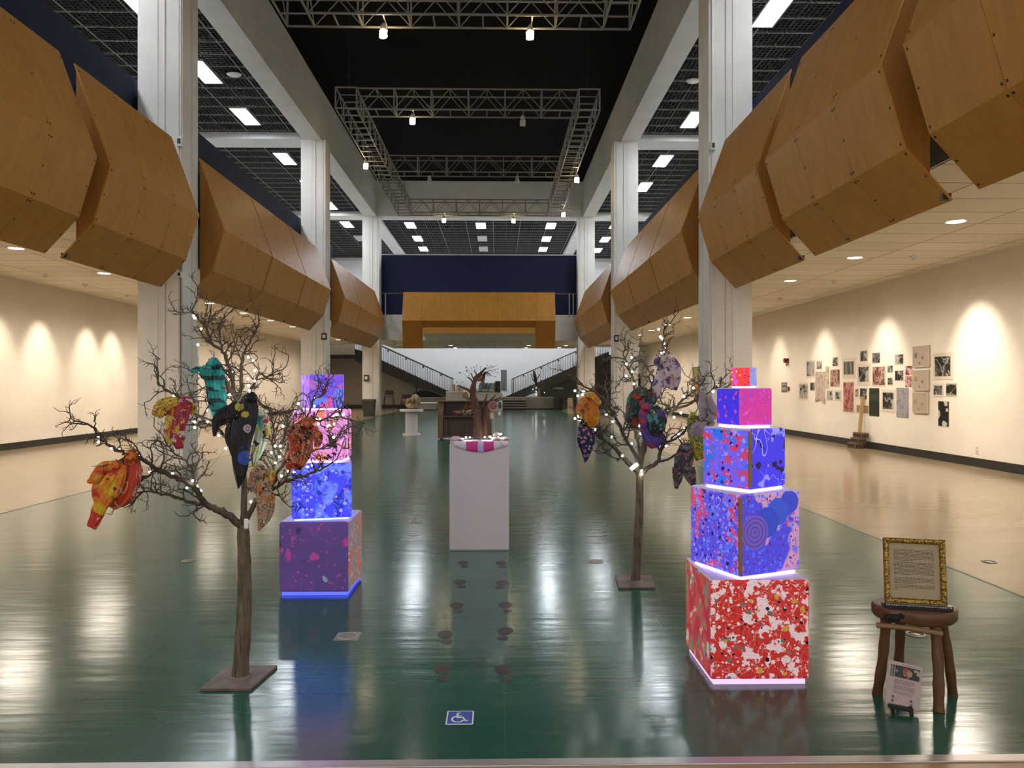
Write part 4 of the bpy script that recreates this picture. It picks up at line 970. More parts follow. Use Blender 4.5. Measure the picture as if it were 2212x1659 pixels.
scarf('dark green and red scarf bunched in the heart of the slimmer tree', R3 + 0.02, [
  ('drape', [(1392, 838, 10), (1380, 858, 20), (1372, 880, 18), (1368, 905, 16), (1372, 925, 8)], dict(ry=0.6, folds=6, amp=0.2)),
  ('fold', [(1398, 842, 10), (1404, 862, 14), (1398, 880, 8)], dict(dy=-0.03)), ('tail', [(1366, 890, 8), (1359, 905, 7), (1360, 918, 3)], dict(dy=-0.03))], [S['jungle']], [(1390, 850, 12)])
scarf('galaxy patterned scarf tied like a bag with a purple and red hem', R3 - 0.08, [
  ('drape', [(1397, 876, 7), (1408, 890, 20), (1418, 905, 23), (1416, 925, 20), (1410, 938, 10)], dict(m=0, ry=0.6)),
  ('drape', [(1388, 905, 8), (1400, 928, 18), (1412, 945, 22), (1414, 958, 18), (1416, 966, 9)], dict(m=1, ry=0.45, dy=0.02)),
  ('fold', [(1392, 880, 7), (1388, 900, 9), (1392, 925, 6)], dict(m=1, dy=-0.02))], [S['galaxy'], S['sunset']], [(1396, 880, 10, 1)])
scarf('pearl white and purple scarf at the top of the slimmer tree', R3 - 0.05, [
  ('drape', [(1428, 776, 8), (1440, 786, 20), (1445, 805, 24), (1447, 825, 22), (1446, 838, 18)], dict(ry=0.55, folds=7, amp=0.2, cut=True)),
  ('tail', [(1425, 810, 8), (1420, 830, 10), (1420, 848, 10), (1418, 860, 5)], dict(ry=0.4, dy=-0.03)), ('fold', [(1424, 770, 6), (1418, 782, 6), (1420, 792, 4)], dict(dy=-0.02))], [S['pearl']], [(1429, 778, 9)])
scarf('grey lilac silk scarf beside the right tower', R3 - 0.12, [
  ('drape', [(1521, 848, 3), (1520, 862, 10), (1522, 882, 14), (1533, 896, 16), (1542, 906, 10)], dict(ry=0.4, folds=3, amp=0.1)),
  ('drape', [(1538, 905, 12), (1520, 918, 17), (1502, 930, 14), (1492, 940, 6)], dict(ry=0.4, folds=3, amp=0.1, dy=0.03)), ('fold', [(1530, 855, 5), (1540, 880, 8), (1548, 892, 4)], dict(dy=-0.03))], [S['lilac']])
scarf('lemon and green scarf between the slimmer tree and the right tower', R3 - 0.06, [
  ('drape', [(1497, 892, 5), (1495, 912, 10), (1497, 935, 12), (1506, 955, 16), (1508, 975, 16), (1512, 992, 9)], dict(ry=0.5, folds=5)),
  ('fold', [(1505, 940, 9), (1516, 960, 10), (1518, 980, 5)], dict(dy=-0.02))], [S['lemon']], [(1496, 900, 7)])
scarf('dark flowered scarf with two tails low on the right of the slimmer tree', R3 - 0.10, [
  ('drape', [(1482, 956, 7), (1480, 975, 17), (1476, 1000, 20), (1474, 1018, 18)], dict(ry=0.5, folds=6, amp=0.2)),
  ('tail', [(1466, 1010, 13), (1464, 1030, 11), (1461, 1055, 4)], dict(ry=0.35)), ('tail', [(1488, 1010, 13), (1492, 1030, 12), (1500, 1052, 3)], dict(ry=0.35))], [S['moth']], [(1480, 968, 10)])
# ================================================================== pedestal with the resin tree
M_ped = plaster('white_pedestal_paint', (0.66, 0.60, 0.60), 0.03, 0.5)
def pedestal():
    a = at_z(971, 1189.5); b = at_z(1099.5, 1190.5); Y = a.y; x0, x1 = a.x, b.x; top = 0.965
    t = thing('pedestal', 'tall white square pedestal in the middle of the green floor', 'pedestal', ((x0 + x1) / 2, Y + 0.27, 0))
    mb = MB(); mb.box(x0, x1, Y, Y + 0.53, 0.0, top); mb.build('body', [M_ped], t, bevel=0.005)
    mb = MB(); mb.box(x0 - 0.002, x1 + 0.002, Y - 0.002, Y + 0.532, 0.0, 0.012); mb.build('scuffed_foot', [mat('scuffed_grey', (0.35, 0.31, 0.29), 0.6)], t)
    mb = MB(); mb.box(x0 + 0.004, x1 - 0.004, Y + 0.004, Y + 0.526, top, top + 0.018); mb.build('top_board', [M_ped], t, bevel=0.003)
    return Y, x0, x1, top + 0.018
PY, PX0, PX1, PZ = pedestal()
pc = Vector(((PX0 + PX1) / 2, PY + 0.26, PZ))
M_cloth = paint('striped_cloth', (0.72, 0.64, 0.68), [('blob', (0.55, 0.5, 0.56), 9, 0.5, 0.2), ('line', (0.3, 0.4, 0.55), 3, 0.012, 1)], 0.6, 0, 41)
def runner():
    # thin cloth lying on the top and hanging over the front edge in a curve
    t = thing('table_runner', 'white cloth with magenta bands draped over the pedestal edge', 'cloth', pc)
    mb = MB(); nx, ny = 40, 14; vs = []; fs = []; mi = []
    W = PX1 - PX0
    for j in range(ny + 1):
        for i in range(nx + 1):
            u = i / nx; x = PX0 + 0.005 + (W - 0.01) * u
            sag = (0.045 + 0.05 * math.sin(PI * min(max((u - 0.08) / 0.85, 0), 1))) if 0.06 < u < 0.98 else 0.004
            f = j / ny; run = 0.28 + sag
            s_ = f * run
            wr = 0.003 * math.sin(23 * u + 4 * f) + 0.002 * math.sin(41 * u)
            if s_ < 0.28: p = (x, PY + 0.28 - s_ * 1.0, PZ + 0.004 + abs(wr))
            else: p = (x, PY - 0.008 - abs(wr) * 2, PZ + 0.006 - (s_ - 0.28))
            vs.append(p)
    for j in range(ny):
        for i in range(nx):
            a = j * (nx + 1) + i; fs.append((a, a + 1, a + nx + 2, a + nx + 1))
    o0 = len(mb.v); mb.v += vs
    for q, f in enumerate(fs):
        i = q % nx; j = q // nx; mb.f.append(list(f)); mb.sm.append(True)
        mb.m.append(1 if j >= 9 and (11 <= i <= 18 or 23 <= i <= 29) else 2 if j >= 9 and 19 <= i <= 22 else 0)
    o = mb.build('cloth', [M_cloth, mat('magenta_band', (0.62, 0.04, 0.25), 0.6), mat('lavender_band', (0.55, 0.48, 0.72), 0.6)], t)
    md = o.modifiers.new('thick', 'SOLIDIFY'); md.thickness = 0.002; md.offset = 1.0
    r = random.Random(5)
    for (px, w) in ((985, 0.07), (1075, 0.06), (1090, 0.05)):
        p = at_y(px, 946, PY + 0.12); mb = MB(); mb.ball((p.x, p.y, PZ + 0.022), w, 18, 10, sc=(1, 0.9, 0.28))
        mb.v = [(x + 0.006 * math.sin(60 * y), y, z + 0.006 * math.sin(70 * x + 40 * y)) for x, y, z in mb.v]
        mb.build('crumpled_fold', [mat('rose_silk', (0.62, 0.47, 0.47), 0.5)], t)
runner()
M_resin = bark('brown_resin', (0.055, 0.022, 0.014), (0.12, 0.055, 0.036))
def resin_tree():
    Y = PY + 0.27
    q = lambda px, py, dy=0: at_y(px, py, Y + dy)
    base = q(1037, 946); base.z = PZ + 0.016
    t = thing('tree_sculpture', 'dark brown twisted tree sculpture with wire leaves on the white pedestal', 'sculpture', base)
    def limb(pts, w, nm='trunk'):
        P = [q(*p) for p in pts]; P[0].z = max(P[0].z, PZ + 0.012)
        S_ = smooth(P, 6); W = [v.x * Y / F for v in smooth([Vector((x, 0, 0)) for x in w], 6)]
        mb = MB(); mb.tube(S_, W, 14)
        mb.v = [tuple(Vector(v) + Vector((mnoise.noise(Vector(v) * 22), mnoise.noise(Vector(v) * 22 + Vector((9, 0, 0))), 0)) * 0.010) for v in mb.v]
        return mb.build(nm, [M_resin], t)
    limb([(1036, 947), (1034, 925), (1031, 900), (1028, 878), (1023, 858), (1022, 840), (1026, 822), (1032, 812), (1042, 803), (1050, 794)], [11, 9.5, 8.5, 8, 7.5, 6.5, 5.5, 4.2, 2.8, 1.6])
    limb([(1049, 947), (1048, 925), (1048, 905), (1052, 885), (1056, 873), (1068, 864), (1082, 858)], [7.5, 5.5, 5.5, 5.5, 4, 2.5, 1.2], 'side_trunk')
    limb([(1026, 948), (1029, 920), (1028, 895)], [6, 5, 4], 'side_trunk')
    for pts, w in (([(1021, 850), (1010, 842), (998, 836), (988, 832)], [4, 3.2, 2.2, 1.2]), ([(1023, 835), (1018, 822), (1010, 814)], [2.4, 1.8, 1.0]), ([(1024, 824), (1020, 812), (1016, 806)], [2, 1.4, 0.8]),
                   ([(1030, 814), (1028, 806), (1024, 800)], [1.6, 1.2, 0.7]), ([(1032, 822), (1040, 820), (1047, 812)], [2.4, 1.8, 1.0]), ([(1056, 874), (1062, 862), (1072, 852)], [3, 2, 1.0]), ([(1060, 870), (1075, 866), (1092, 858)], [3, 2, 0.8]), ([(1042, 880), (1048, 862), (1052, 850)], [2.5, 2, 1])):
        limb(pts, w, 'limb')
    # roots
    r = random.Random(3)
    for k in range(7):
        a = k * 0.9; p = Vector((base.x + 0.06 * math.cos(a), base.y + 0.05 * math.sin(a), PZ + 0.03)); e = Vector((base.x + 0.12 * math.cos(a + 0.2), base.y + 0.09 * math.sin(a + 0.2), PZ + 0.016))
        mb = MB(); mb.tube(smooth([p, p.lerp(e, 0.5) + Vector((0, 0, 0.006)), e], 3), 0.010, 8); mb.build('root', [M_resin], t)
    M_leaf = mat('dark_metal_leaf', (0.05, 0.045, 0.045), 0.4, 0.5)
    leaves = [(1007, 793, 1016, 806), (1008, 801, 1014, 808), (993, 805, 1010, 813), (1018, 795, 1020, 806), (1024, 793, 1026, 801), (1030, 789, 1030, 802), (1037, 792, 1038, 804), (1026, 799, 1024, 806),
              (1053, 789, 1049, 796), (1061, 790, 1050, 796), (1066, 793, 1050, 797), (1072, 790, 1052, 798), (1075, 797, 1054, 802), (1070, 800, 1052, 802), (1064, 802, 1050, 804), (1060, 800, 1049, 800), (1076, 805, 1054, 808), (1070, 814, 1052, 812), (1054, 802, 1046, 806), (1058, 795, 1049, 797), (987, 825, 998, 834), (998, 825, 1004, 836), (1013, 811, 1017, 820)]
    for i, (x, y, sx, sy) in enumerate(leaves):
        p = q(x, y, r.uniform(-0.06, 0.06)); s0 = q(sx, sy)
        mb = MB(); mb.tube([s0, s0.lerp(p, 0.5) + Vector((0, 0, 0.006)), p], 0.0011, 4); 
        L = 0.012 if i < 3 else 0.0075; a = r.uniform(0, 3)
        d = Vector((math.cos(a), 0.3, math.sin(a))).normalized(); u = Vector((-d.z, 0.2, d.x)).normalized()
        n = d.cross(u).normalized() * 0.0012
        qd = [p - d * L, p + u * L * 0.55, p + d * L, p - u * L * 0.55]
        mb.add([v + n for v in qd] + [v - n for v in qd], [(0, 1, 2, 3), (7, 6, 5, 4), (0, 4, 5, 1), (1, 5, 6, 2), (2, 6, 7, 3), (3, 7, 4, 0)], 0)
        mb.build('wire_leaf', [M_leaf], t)
    # hanging discs
    def disc(px, py, rx, ry, col, rim, nm, lab, dy=-0.10):
        p = q(px, py, dy); k = Y / F
        mb = MB(); mb.lathe([(0.0, -0.003), (1.0, -0.003), (1.0, 0.003), (0.0, 0.003)], (0, 0, 0), 28, sx=rx * k * 0.92, sy=ry * k * 0.92, axis='y')
        mb.v = [(v[0] + p.x, v[1] + p.y, v[2] + p.z) for v in mb.v]
        n0 = len(mb.v)
        ring = [(p.x + rx * k * math.cos(a), p.y, p.z + ry * k * math.sin(a)) for a in [2 * PI * i / 28 for i in range(29)]]
        mb.tube(ring, 0.0035, 6, 1)
        h = q(px + (2 if rx > 6 else -2), py - ry - 8, 0); mb.tube([(p.x, p.y, p.z + ry * k), h], 0.001, 4, 1)
        o = mb.build(nm, [mat(nm + '_face', col, 0.35), mat(nm + '_rim', rim, 0.5)], t); o['label'] = lab
    disc(1065, 877, 9, 10, (0.20, 0.08, 0.08), (0.42, 0.28, 0.27), 'disc', 'round rose pink hanging disc')
    disc(1079.5, 876, 4.2, 8, (0.03, 0.06, 0.05), (0.30, 0.42, 0.38), 'disc', 'oval dark green hanging disc')
    disc(1006, 853.5, 5.5, 6.5, (0.20, 0.13, 0.03), (0.22, 0.14, 0.04), 'disc', 'small ochre hanging disc')
    for px, py, w, h, col in ((1063, 898, 4.5, 6.5, (0.42, 0.36, 0.26)), (1079, 893, 3, 4, (0.6, 0.52, 0.45))):
        p = q(px, py, -0.10); k = Y / F; mb = MB(); mb.prism([(-w * k, -h * k), (w * k, -h * k), (w * k * 0.8, h * k), (-w * k * 0.9, h * k)], lambda u, v, kk: (p.x + u, p.y + 0.003 * kk, p.z + v))
        mb.tube([(p.x, p.y, p.z + h * k), (p.x, p.y, p.z + 2.2 * h * k)], 0.001, 4); mb.build('paper_tag', [mat('cream_tag', col, 0.7)], t)
resin_tree()
p = at_y(1073, 938, PY + 0.10)
t = thing('mushroom_ornament', 'small cream mushroom standing among the cloth on the pedestal', 'ornament', (p.x, p.y, PZ + 0.01))
mb = MB(); mb.lathe([(0.012, PZ + 0.012), (0.008, PZ + 0.03), (0.006, PZ + 0.055)], (p.x, p.y, 0), 14); mb.build('stem', [mat('mushroom_stem', (0.35, 0.32, 0.25), 0.6)], t)
mb = MB(); mb.lathe([(0.0, PZ + 0.052), (0.034, PZ + 0.054), (0.032, PZ + 0.064), (0.016, PZ + 0.080), (0.0, PZ + 0.086)], (p.x, p.y, 0), 20); mb.build('cap', [mat('mushroom_cap', (0.72, 0.66, 0.52), 0.5)], t)
s = thing('fairy_lights', 'short string of white lights around the foot of the tree sculpture', 'string lights', (pc.x, pc.y, PZ + 0.02), 'fairy lights round the pedestal top')
pl = []
for px, py in ((1006.5, 945.5), (1015, 945), (1047, 947), (1058, 943), (1060, 948), (1076, 946), (1082, 937.5)):
    pp = at_y(px, py, PY + 0.08 + 0.1 * rnd.random()); pp.z = max(pp.z, PZ + 0.035); pl.append(pp)
    mb = MB(); mb.ball(pp, 0.0075, 8, 6); mb.build('light_bulb', [M_fairy], s)
mb = MB(); mb.tube(smooth(pl, 4), 0.0015, 4); mb.build('wire', [M_wire], s)

# ================================================================== stool with the framed letter, small sign below
M_stool = wood('walnut_wood', (0.085, 0.036, 0.016), (0.16, 0.075, 0.035), 0, 2.2, 0.4)
M_legw = wood('branch_leg_wood', (0.10, 0.045, 0.016), (0.20, 0.095, 0.038), 2, 2.5, 0.5)
def stool():
    SZ = 0.44; c = Vector((2.005, 3.53, 0))
    t = thing('wooden_stool', 'rustic wooden stool with slab seat and branch legs at the right', 'stool', c)
    mb = MB(); r = random.Random(4)
    out = []
    for k in range(48):
        a = 2 * PI * k / 48
        x, y = 0.190 * math.cos(a), 0.148 * math.sin(a)
        f = 1 + 0.03 * math.sin(3 * a + 1) + 0.02 * math.sin(5 * a)
        if -2.45 < a - 2 * PI < -1.75 or (3.83 < a < 4.53): f *= 1 - 0.16 * math.sin((a - 3.83) / 0.7 * PI)
        x *= f; y *= f; rr = A(-9)
        out.append((c.x + x * math.cos(rr) - y * math.sin(rr), c.y + x * math.sin(rr) + y * math.cos(rr)))
    prof = [(0.93, SZ - 0.062), (0.985, SZ - 0.05), (1.0, SZ - 0.02), (0.985, SZ - 0.006), (0.95, SZ)]
    vs = []; n = 48
    for s_, z in prof:
        for x, y in out: vs.append((c.x + (x - c.x) * s_, c.y + (y - c.y) * s_, z))
    fs = [(i * n + k, i * n + (k + 1) % n, (i + 1) * n + (k + 1) % n, (i + 1) * n + k) for i in range(len(prof) - 1) for k in range(n)]
    mb.add(vs, fs, 0, True); mb.add(vs[:n], [list(range(n))[::-1]]); mb.add(vs[-n:], [list(range(n))])
    mb.build('seat', [M_stool], t)
    mb = MB()      # dark knot hole in the front edge
    p = at_y(1912, 1328, 3.44)
    for dx, dz, q in ((0.0, -0.03, 0.020), (0.03, -0.036, 0.024), (0.055, -0.026, 0.018), (0.075, -0.02, 0.012)):
        mb.ball((p.x + 0.02 + dx, p.y + 0.012 - dx * 0.15, SZ + dz), q, 12, 8, sc=(1.1, 0.8, 0.75))
    mb.v = [tuple(Vector(v) + Vector((1, 0.4, 1)) * 0.008 * mnoise.noise(Vector(v) * 45)) for v in mb.v]; mb.build('knot_hole', [mat('dark_knot', (0.012, 0.007, 0.005), 0.8)], t)
    for (tx, ty, tY), (bx, by, bY), w in (((1914, 1347, 3.50), (1895, 1503, 3.566), 0.023), ((2020, 1362, 3.42), (2028, 1543, 3.366), 0.0235), ((2034, 1352, 3.50), (2058, 1510, 3.55), 0.022), ((1945, 1350, 3.62), (1937, 1468, 3.74), 0.022)):
        a = at_y(tx, ty, tY); a.z = SZ - 0.058; b_ = at_y(bx, by, bY); b_.z = 0.0
        mid = a.lerp(b_, 0.5) + Vector((0.004, -0.004, 0)); S_ = smooth([a, mid, b_], 6)
        mb = MB(); mb.tube(S_, [w * (1.0 + 0.07 * math.sin(i * 1.7)) for i in range(len(S_))], 12); mb.build('leg', [M_legw], t)
    a = at_y(1893, 1345, 3.47); b_ = at_y(2036, 1372, 3.37); a.z = SZ - 0.075; b_.z = SZ - 0.085
    mb = MB(); mb.tube(smooth([a, a.lerp(b_, 0.5) + Vector((0, 0, 0.006)), b_], 5), 0.0125, 10); mb.build('cross_bar', [mat('pale_branch', (0.24, 0.13, 0.055), 0.55)], t)
    return SZ, c
SZ, sc_ = stool()
# local frames for leaning flat things: origin, right, up (leaning back)
def lean_frame(o, yaw, lean, roll=0.0):
    R = Vector((math.cos(yaw), math.sin(yaw), 0)); N = Vector((math.sin(yaw), -math.cos(yaw), 0))   # N faces the viewer
    U = (Vector((0, 0, 1)) * math.cos(lean) - N * math.sin(lean)).normalized()
    Nn = R.cross(U).normalized(); Nn = Nn if Nn.dot(N) > 0 else -Nn
    R, U = R * math.cos(roll) + U * math.sin(roll), U * math.cos(roll) - R * math.sin(roll)
    return lambda u, v, d=0.0: Vector(o) + R * u + U * v + Nn * d
def lines(mb, fr, x0, x1, ys, h, d, r, mi=0, wave=0.0004):
    """rows of tiny illegible print, broken into word-like dashes"""
    for y, xe in ys:
        x = x0
        while x < xe:
            L = min(r.uniform(0.006, 0.020), xe - x)
            yy = y + r.gauss(0, wave)
            mb.add([fr(x, yy, d), fr(x + L, yy, d), fr(x + L, yy + h, d), fr(x, yy + h, d)], [(0, 1, 2, 3)], mi); x += L + 0.0035
def picture_frame():
    o = at_y(1911, 1306, 3.545); o.z = SZ + 0.012
    fr = lean_frame(o, A(-14), A(7)); W, H, fw = 0.270, 0.308, 0.025
    t = thing('framed_letter', 'ornate gold frame with a typed letter leaning on the wooden stool', 'picture frame', o)
    mb = MB(); r = random.Random(9)
    for a, b in (((0, 0), (W, 0)), ((W, 0), (W, H)), ((W, H), (0, H)), ((0, H), (0, 0))):
        n = 60; dx, dy = (b[0] - a[0]), (b[1] - a[1]); nx, ny = -dy / max(W, H), dx / max(W, H); L = math.hypot(dx, dy); nx, ny = -dy / L, dx / L
        prof = [(0, 0.0), (0, 0.018), (0.25, 0.026), (0.55, 0.018), (0.8, 0.022), (1, 0.006)]
        vs = []
        for i in range(n + 1):
            f = i / n
            for w_, d in prof:
                inset = w_ * fw; ff = (inset + f * (L - 2 * inset)) / L
                orn = (0.0045 * math.sin(f * L * 420 + w_ * 9) + r.uniform(-0.002, 0.003)) if 0.2 < w_ < 0.9 else 0
                vs.append(fr(a[0] + dx * ff + nx * inset, a[1] + dy * ff + ny * inset, d + orn))
        m = len(prof)
        mb.add(vs, [(i * m + k, (i + 1) * m + k, (i + 1) * m + k + 1, i * m + k + 1) for i in range(n) for k in range(m - 1)], 0, True)
    mb.add([fr(0, 0, -0.004), fr(W, 0, -0.004), fr(W, H, -0.004), fr(0, H, -0.004)], [(3, 2, 1, 0)], 0)
    gold, nt, b = new_mat('antique_gold'); g = G(nt); f_, _ = g.noise(g.co('Object'), 90, 3)
    nt.links.new(g.mix(g.step(f_, 0.35, 0.65), (0.09, 0.045, 0.008), (0.52, 0.33, 0.07)), b.inputs['Base Color']); b.inputs['Metallic'].default_value = 0.75; b.inputs['Roughness'].default_value = 0.36
    mb.build('gilt_frame', [gold], t)
    mb = MB(); mb.slab([fr(fw * .8, fw * .8, 0.006), fr(W - fw * .8, fw * .8, 0.006), fr(W - fw * .8, H - fw * .8, 0.006), fr(fw * .8, H - fw * .8, 0.006)], 0.004)
    mb.build('letter', [mat('cream_paper', (0.40, 0.31, 0.19), 0.6)], t)
    mb = MB(); ys = []; y = H - 0.056; x1 = W - 0.045
    for cnt, last in ((9, 0.13), (11, 0.055), (5, 0.14), (4, 0.06)):
        for k in range(cnt): ys.append((y, x1 - (0.004 * (k % 3)) if k < cnt - 1 else last)); y -= 0.0062
        y -= 0.004
    lines(mb, fr, 0.045, x1, ys, 0.0021, 0.0068, random.Random(2)); mb.build('typed_text', [mat('grey_ink', (0.045, 0.035, 0.025), 0.7)], t)
    # stand: dark ledge with metal inlay, behind it two struts
    s = thing('display_ledge', 'dark inlaid ledge holding the gold frame on the stool', 'ledge', o)
    o2 = Vector(o); o2.z = SZ + 0.0015; f2 = lean_frame(o2, A(-14), 0)
    mb = MB()
    def bx(u0, u1, v0, v1, d0, d1, mi): 
        mb.add([f2(u, v, d) for d in (d0, d1) for v in (v0, v1) for u in (u0, u1)], [(0, 2, 3, 1), (4, 5, 7, 6), (0, 1, 5, 4), (2, 6, 7, 3), (0, 4, 6, 2), (1, 3, 7, 5)], mi)
    bx(-0.012, W + 0.012, 0.0, 0.009, -0.01, 0.062, 0); bx(-0.012, W + 0.012, 0.009, 0.022, 0.036, 0.06, 0)
    mb.build('ledge', [mat('ebony', (0.015, 0.010, 0.010), 0.3)], s)
    mb = MB(); r = random.Random(8)
    for k in range(34):
        u = -0.008 + k * (W + 0.016) / 34; bx(u, u + 0.005 + 0.003 * r.random(), 0.0222, 0.0232, 0.040 + 0.004 * r.random(), 0.057, 0)
        bx(u, u + 0.006, 0.012 + 0.004 * r.random(), 0.019, 0.06, 0.061, 0)
    mb.build('metal_inlay', [mat('inlay_silver', (0.5, 0.47, 0.45), 0.3, 0.8)], s)
    mb = MB()
    for u in (0.07, W - 0.07):
        mb.bar(f2(u, 0.0, -0.01), f2(u, 0.20, -0.085), 0.014, 0.008, Vector((0, 1, 0))); 
    mb.bar(f2(0.07, 0.2, -0.085), f2(W - 0.07, 0.2, -0.085), 0.014, 0.008)
    mb.bar(f2(W / 2, 0.2, -0.087), f2(W / 2, 0.002, -0.125), 0.014, 0.008, Vector((0, 1, 0))); mb.build('back_strut', [M_blackp], s)
picture_frame()
def info_card():
    o = at_y(1911.5, 1520, 3.38); yaw = A(-17); fr = lean_frame(o, yaw, A(15), A(-8)); W, H = 0.142, 0.196
    t = thing('info_card', 'small pale pink information card with a photo header below the stool', 'sign card', o)
    rc = 0.012; poly = []
    for cx, cy, a0 in ((W - rc, rc, -90), (W - rc, H - rc, 0), (rc, H - rc, 90), (rc, rc, 180)):
        for k in range(6): a = A(a0 + 18 * k); poly.append((cx + rc * math.cos(a), cy + rc * math.sin(a)))
    mb = MB(); mb.prism(poly, lambda u, v, k: fr(u, v, -0.003 * (1 - k)))
    mb.build('board', [paint('pink_card', (0.52, 0.37, 0.36), [('blob', (0.47, 0.38, 0.33), 9, 0.5, 0.2), ('blob', (0.50, 0.36, 0.20), 8, 0.66, 0.1)], 0.45, 0, 44)], t)
    def quad(mb, x0, x1, y0, y1, d, mi=0): mb.add([fr(x0, y0, d), fr(x1, y0, d), fr(x1, y1, d), fr(x0, y1, d)], [(0, 1, 2, 3)], mi)
    mb = MB(); quad(mb, 0.010, W - 0.010, H - 0.068, H - 0.016, 0.0006, 0); quad(mb, 0.012, 0.022, H - 0.066, H - 0.018, 0.0009, 1); quad(mb, 0.026, 0.029, H - 0.068, H - 0.018, 0.0010, 2)
    for cx, cy, rx, ry, mi in ((0.078, H - 0.038, 0.017, 0.017, 3), (0.090, H - 0.044, 0.012, 0.014, 4), (0.072, H - 0.047, 0.008, 0.010, 2), (0.084, H - 0.062, 0.006, 0.005, 1), (0.128, H - 0.036, 0.010, 0.010, 2), (0.036, H - 0.040, 0.006, 0.007, 1), (0.116, H - 0.026, 0.012, 0.006, 5)):
        vs = [fr(cx + rx * math.cos(2 * PI * k / 14), min(cy + ry * math.sin(2 * PI * k / 14), H - 0.0165), 0.0012 + 0.0001 * mi) for k in range(14)]; mb.add(vs, [list(range(14))], mi)
    mb.build('photo_header', [mat('header_dark', (0.02, 0.018, 0.025), 0.5), mat('header_grey', (0.20, 0.16, 0.15), 0.5), mat('header_pale', (0.42, 0.36, 0.34), 0.5), mat('header_rust', (0.30, 0.07, 0.03), 0.5), mat('header_skin', (0.42, 0.22, 0.12), 0.5), mat('header_tan', (0.40, 0.30, 0.18), 0.5)], t)
    mb = MB(); r = random.Random(6)
    ys = [(H - 0.079 - 0.0042 * k, 0.115 - (0.012 if k == 4 else 0)) for k in range(5)] + [(H - 0.104 - 0.0042 * k, 0.115) for k in range(5)] + [(H - 0.130 - 0.005 * k, 0.112) for k in range(3)] + [(H - 0.012, 0.11)]
    lines(mb, fr, 0.030, 0, ys[:-1], 0.0018, 0.0006, r, 0, 0.0001); lines(mb, fr, 0.055, 0, ys[-1:], 0.002, 0.0006, r)
    for cx, cy in ((0.030, 0.040), (0.030, 0.022), (0.106, 0.036), (0.108, 0.018)):
        vs = [fr(cx + 0.006 * math.cos(2 * PI * k / 10), cy + 0.006 * math.sin(2 * PI * k / 10), 0.0006) for k in range(10)]; mb.add(vs, [list(range(10))], 0)
        lines(mb, fr, cx - 0.014, 0, [(cy - 0.011, cx + 0.014)], 0.0016, 0.0006, r)
    mb.build('printed_text', [mat('card_ink', (0.12, 0.09, 0.10), 0.6)], t)
    s = thing('small_easel', 'little black easel under the pale pink information card', 'easel', (o.x, o.y, 0))
    o2 = Vector(o); o2.z = 0; f2 = lean_frame(o2, yaw, 0)
    mb = MB(); mb.bar(f2(0.012, 0.030, 0.012), f2(W - 0.03, 0.022, 0.012), 0.03, 0.014); mb.build('tray', [M_blackp], s)
    for u, d0, d1 in ((0.028, 0.008, 0.03), (0.105, 0.008, 0.03), (0.066, -0.03, -0.07)):
        mb = MB(); mb.bar(f2(u, 0.03 if d1 > 0 else 0.12, 0.0 if d1 > 0 else -0.055), f2(u, 0.003, d1), 0.015, 0.010, Vector((0, 1, 0))); mb.build('leg', [M_blackp], s)
info_card()

# ================================================================== floor decals, plates
def quad_on_floor(c, name, mats, polys, lab, cat, grp=None):
    mb = MB()
    for poly, z0, z1, mi in polys: mb.prism(poly, lambda u, v, k: (u, v, z0 if k == 0 else z1), mi)
    return tag(mb.build(name, mats, loc=c), lab, cat, grp)
def access_sign():
    q = [at_z(*p) for p in ((962, 1565.5), (1022, 1565.5), (1025.5, 1536), (966, 1536))]
    x0, x1, y0, y1 = q[0].x, q[1].x, q[0].y, q[2].y
    c = Vector(((x0 + x1) / 2, (y0 + y1) / 2, 0)); w = (x1 - x0) / 2; h = (y1 - y0) / 2
    t = thing('floor_sign', 'blue and white wheelchair access sticker on the green floor', 'floor sign', c)
    def rr(w_, h_, r_):
        out = []
        for cx, cy, a0 in ((w_ - r_, -h_ + r_, -90), (w_ - r_, h_ - r_, 0), (-w_ + r_, h_ - r_, 90), (-w_ + r_, -h_ + r_, 180)):
            for k in range(6): a = A(a0 + 18 * k); out.append((cx + r_ * math.cos(a), cy + r_ * math.sin(a)))
        return out
    P = lambda z0, z1: (lambda u, v, k: (c.x + u, c.y + v, z0 if k == 0 else z1))
    white = mat('sticker_white', (0.8, 0.8, 0.82), 0.4); blue = mat('sticker_blue', (0.028, 0.07, 0.36), 0.4)
    mb = MB(); mb.prism(rr(w, h, 0.008), P(0.0, 0.0012)); mb.build('border', [white], t)
    mb = MB(); mb.prism(rr(w - 0.006, h - 0.006, 0.004), P(0.0012, 0.0018)); mb.build('field', [blue], t)
    mb = MB(); sx, sy = w / 1.0, h / 1.0
    def seg(a, b, wd):
        a = Vector((*a, 0)); b = Vector((*b, 0)); d = (b - a).normalized(); n = Vector((-d.y, d.x, 0)) * wd / 2
        mb.prism([((a - n).x, (a - n).y), ((b - n).x, (b - n).y), ((b + n).x, (b + n).y), ((a + n).x, (a + n).y)], P(0.0018, 0.0024))
    S = lambda u, v: (u * w, v * h)
    seg(S(-0.20, 0.72), S(-0.20, -0.05), 0.0095); seg(S(-0.26, 0.66), S(-0.02, 0.66), 0.012); seg(S(-0.20, 0.20), S(0.14, 0.20), 0.007)
    seg(S(-0.24, -0.02), S(0.26, -0.02), 0.008); seg(S(0.22, 0.02), S(0.42, -0.52), 0.009); seg(S(0.38, -0.52), S(0.62, -0.44), 0.008)
    arc = [S(-0.14 + 0.43 * math.cos(a), -0.26 + 0.44 * math.sin(a)) for a in [A(110 + 10 * k) for k in range(24)]]
    for a, b in zip(arc, arc[1:]): seg(a, b, 0.0075)
    mb.build('wheelchair_symbol', [white], t)
access_sign()
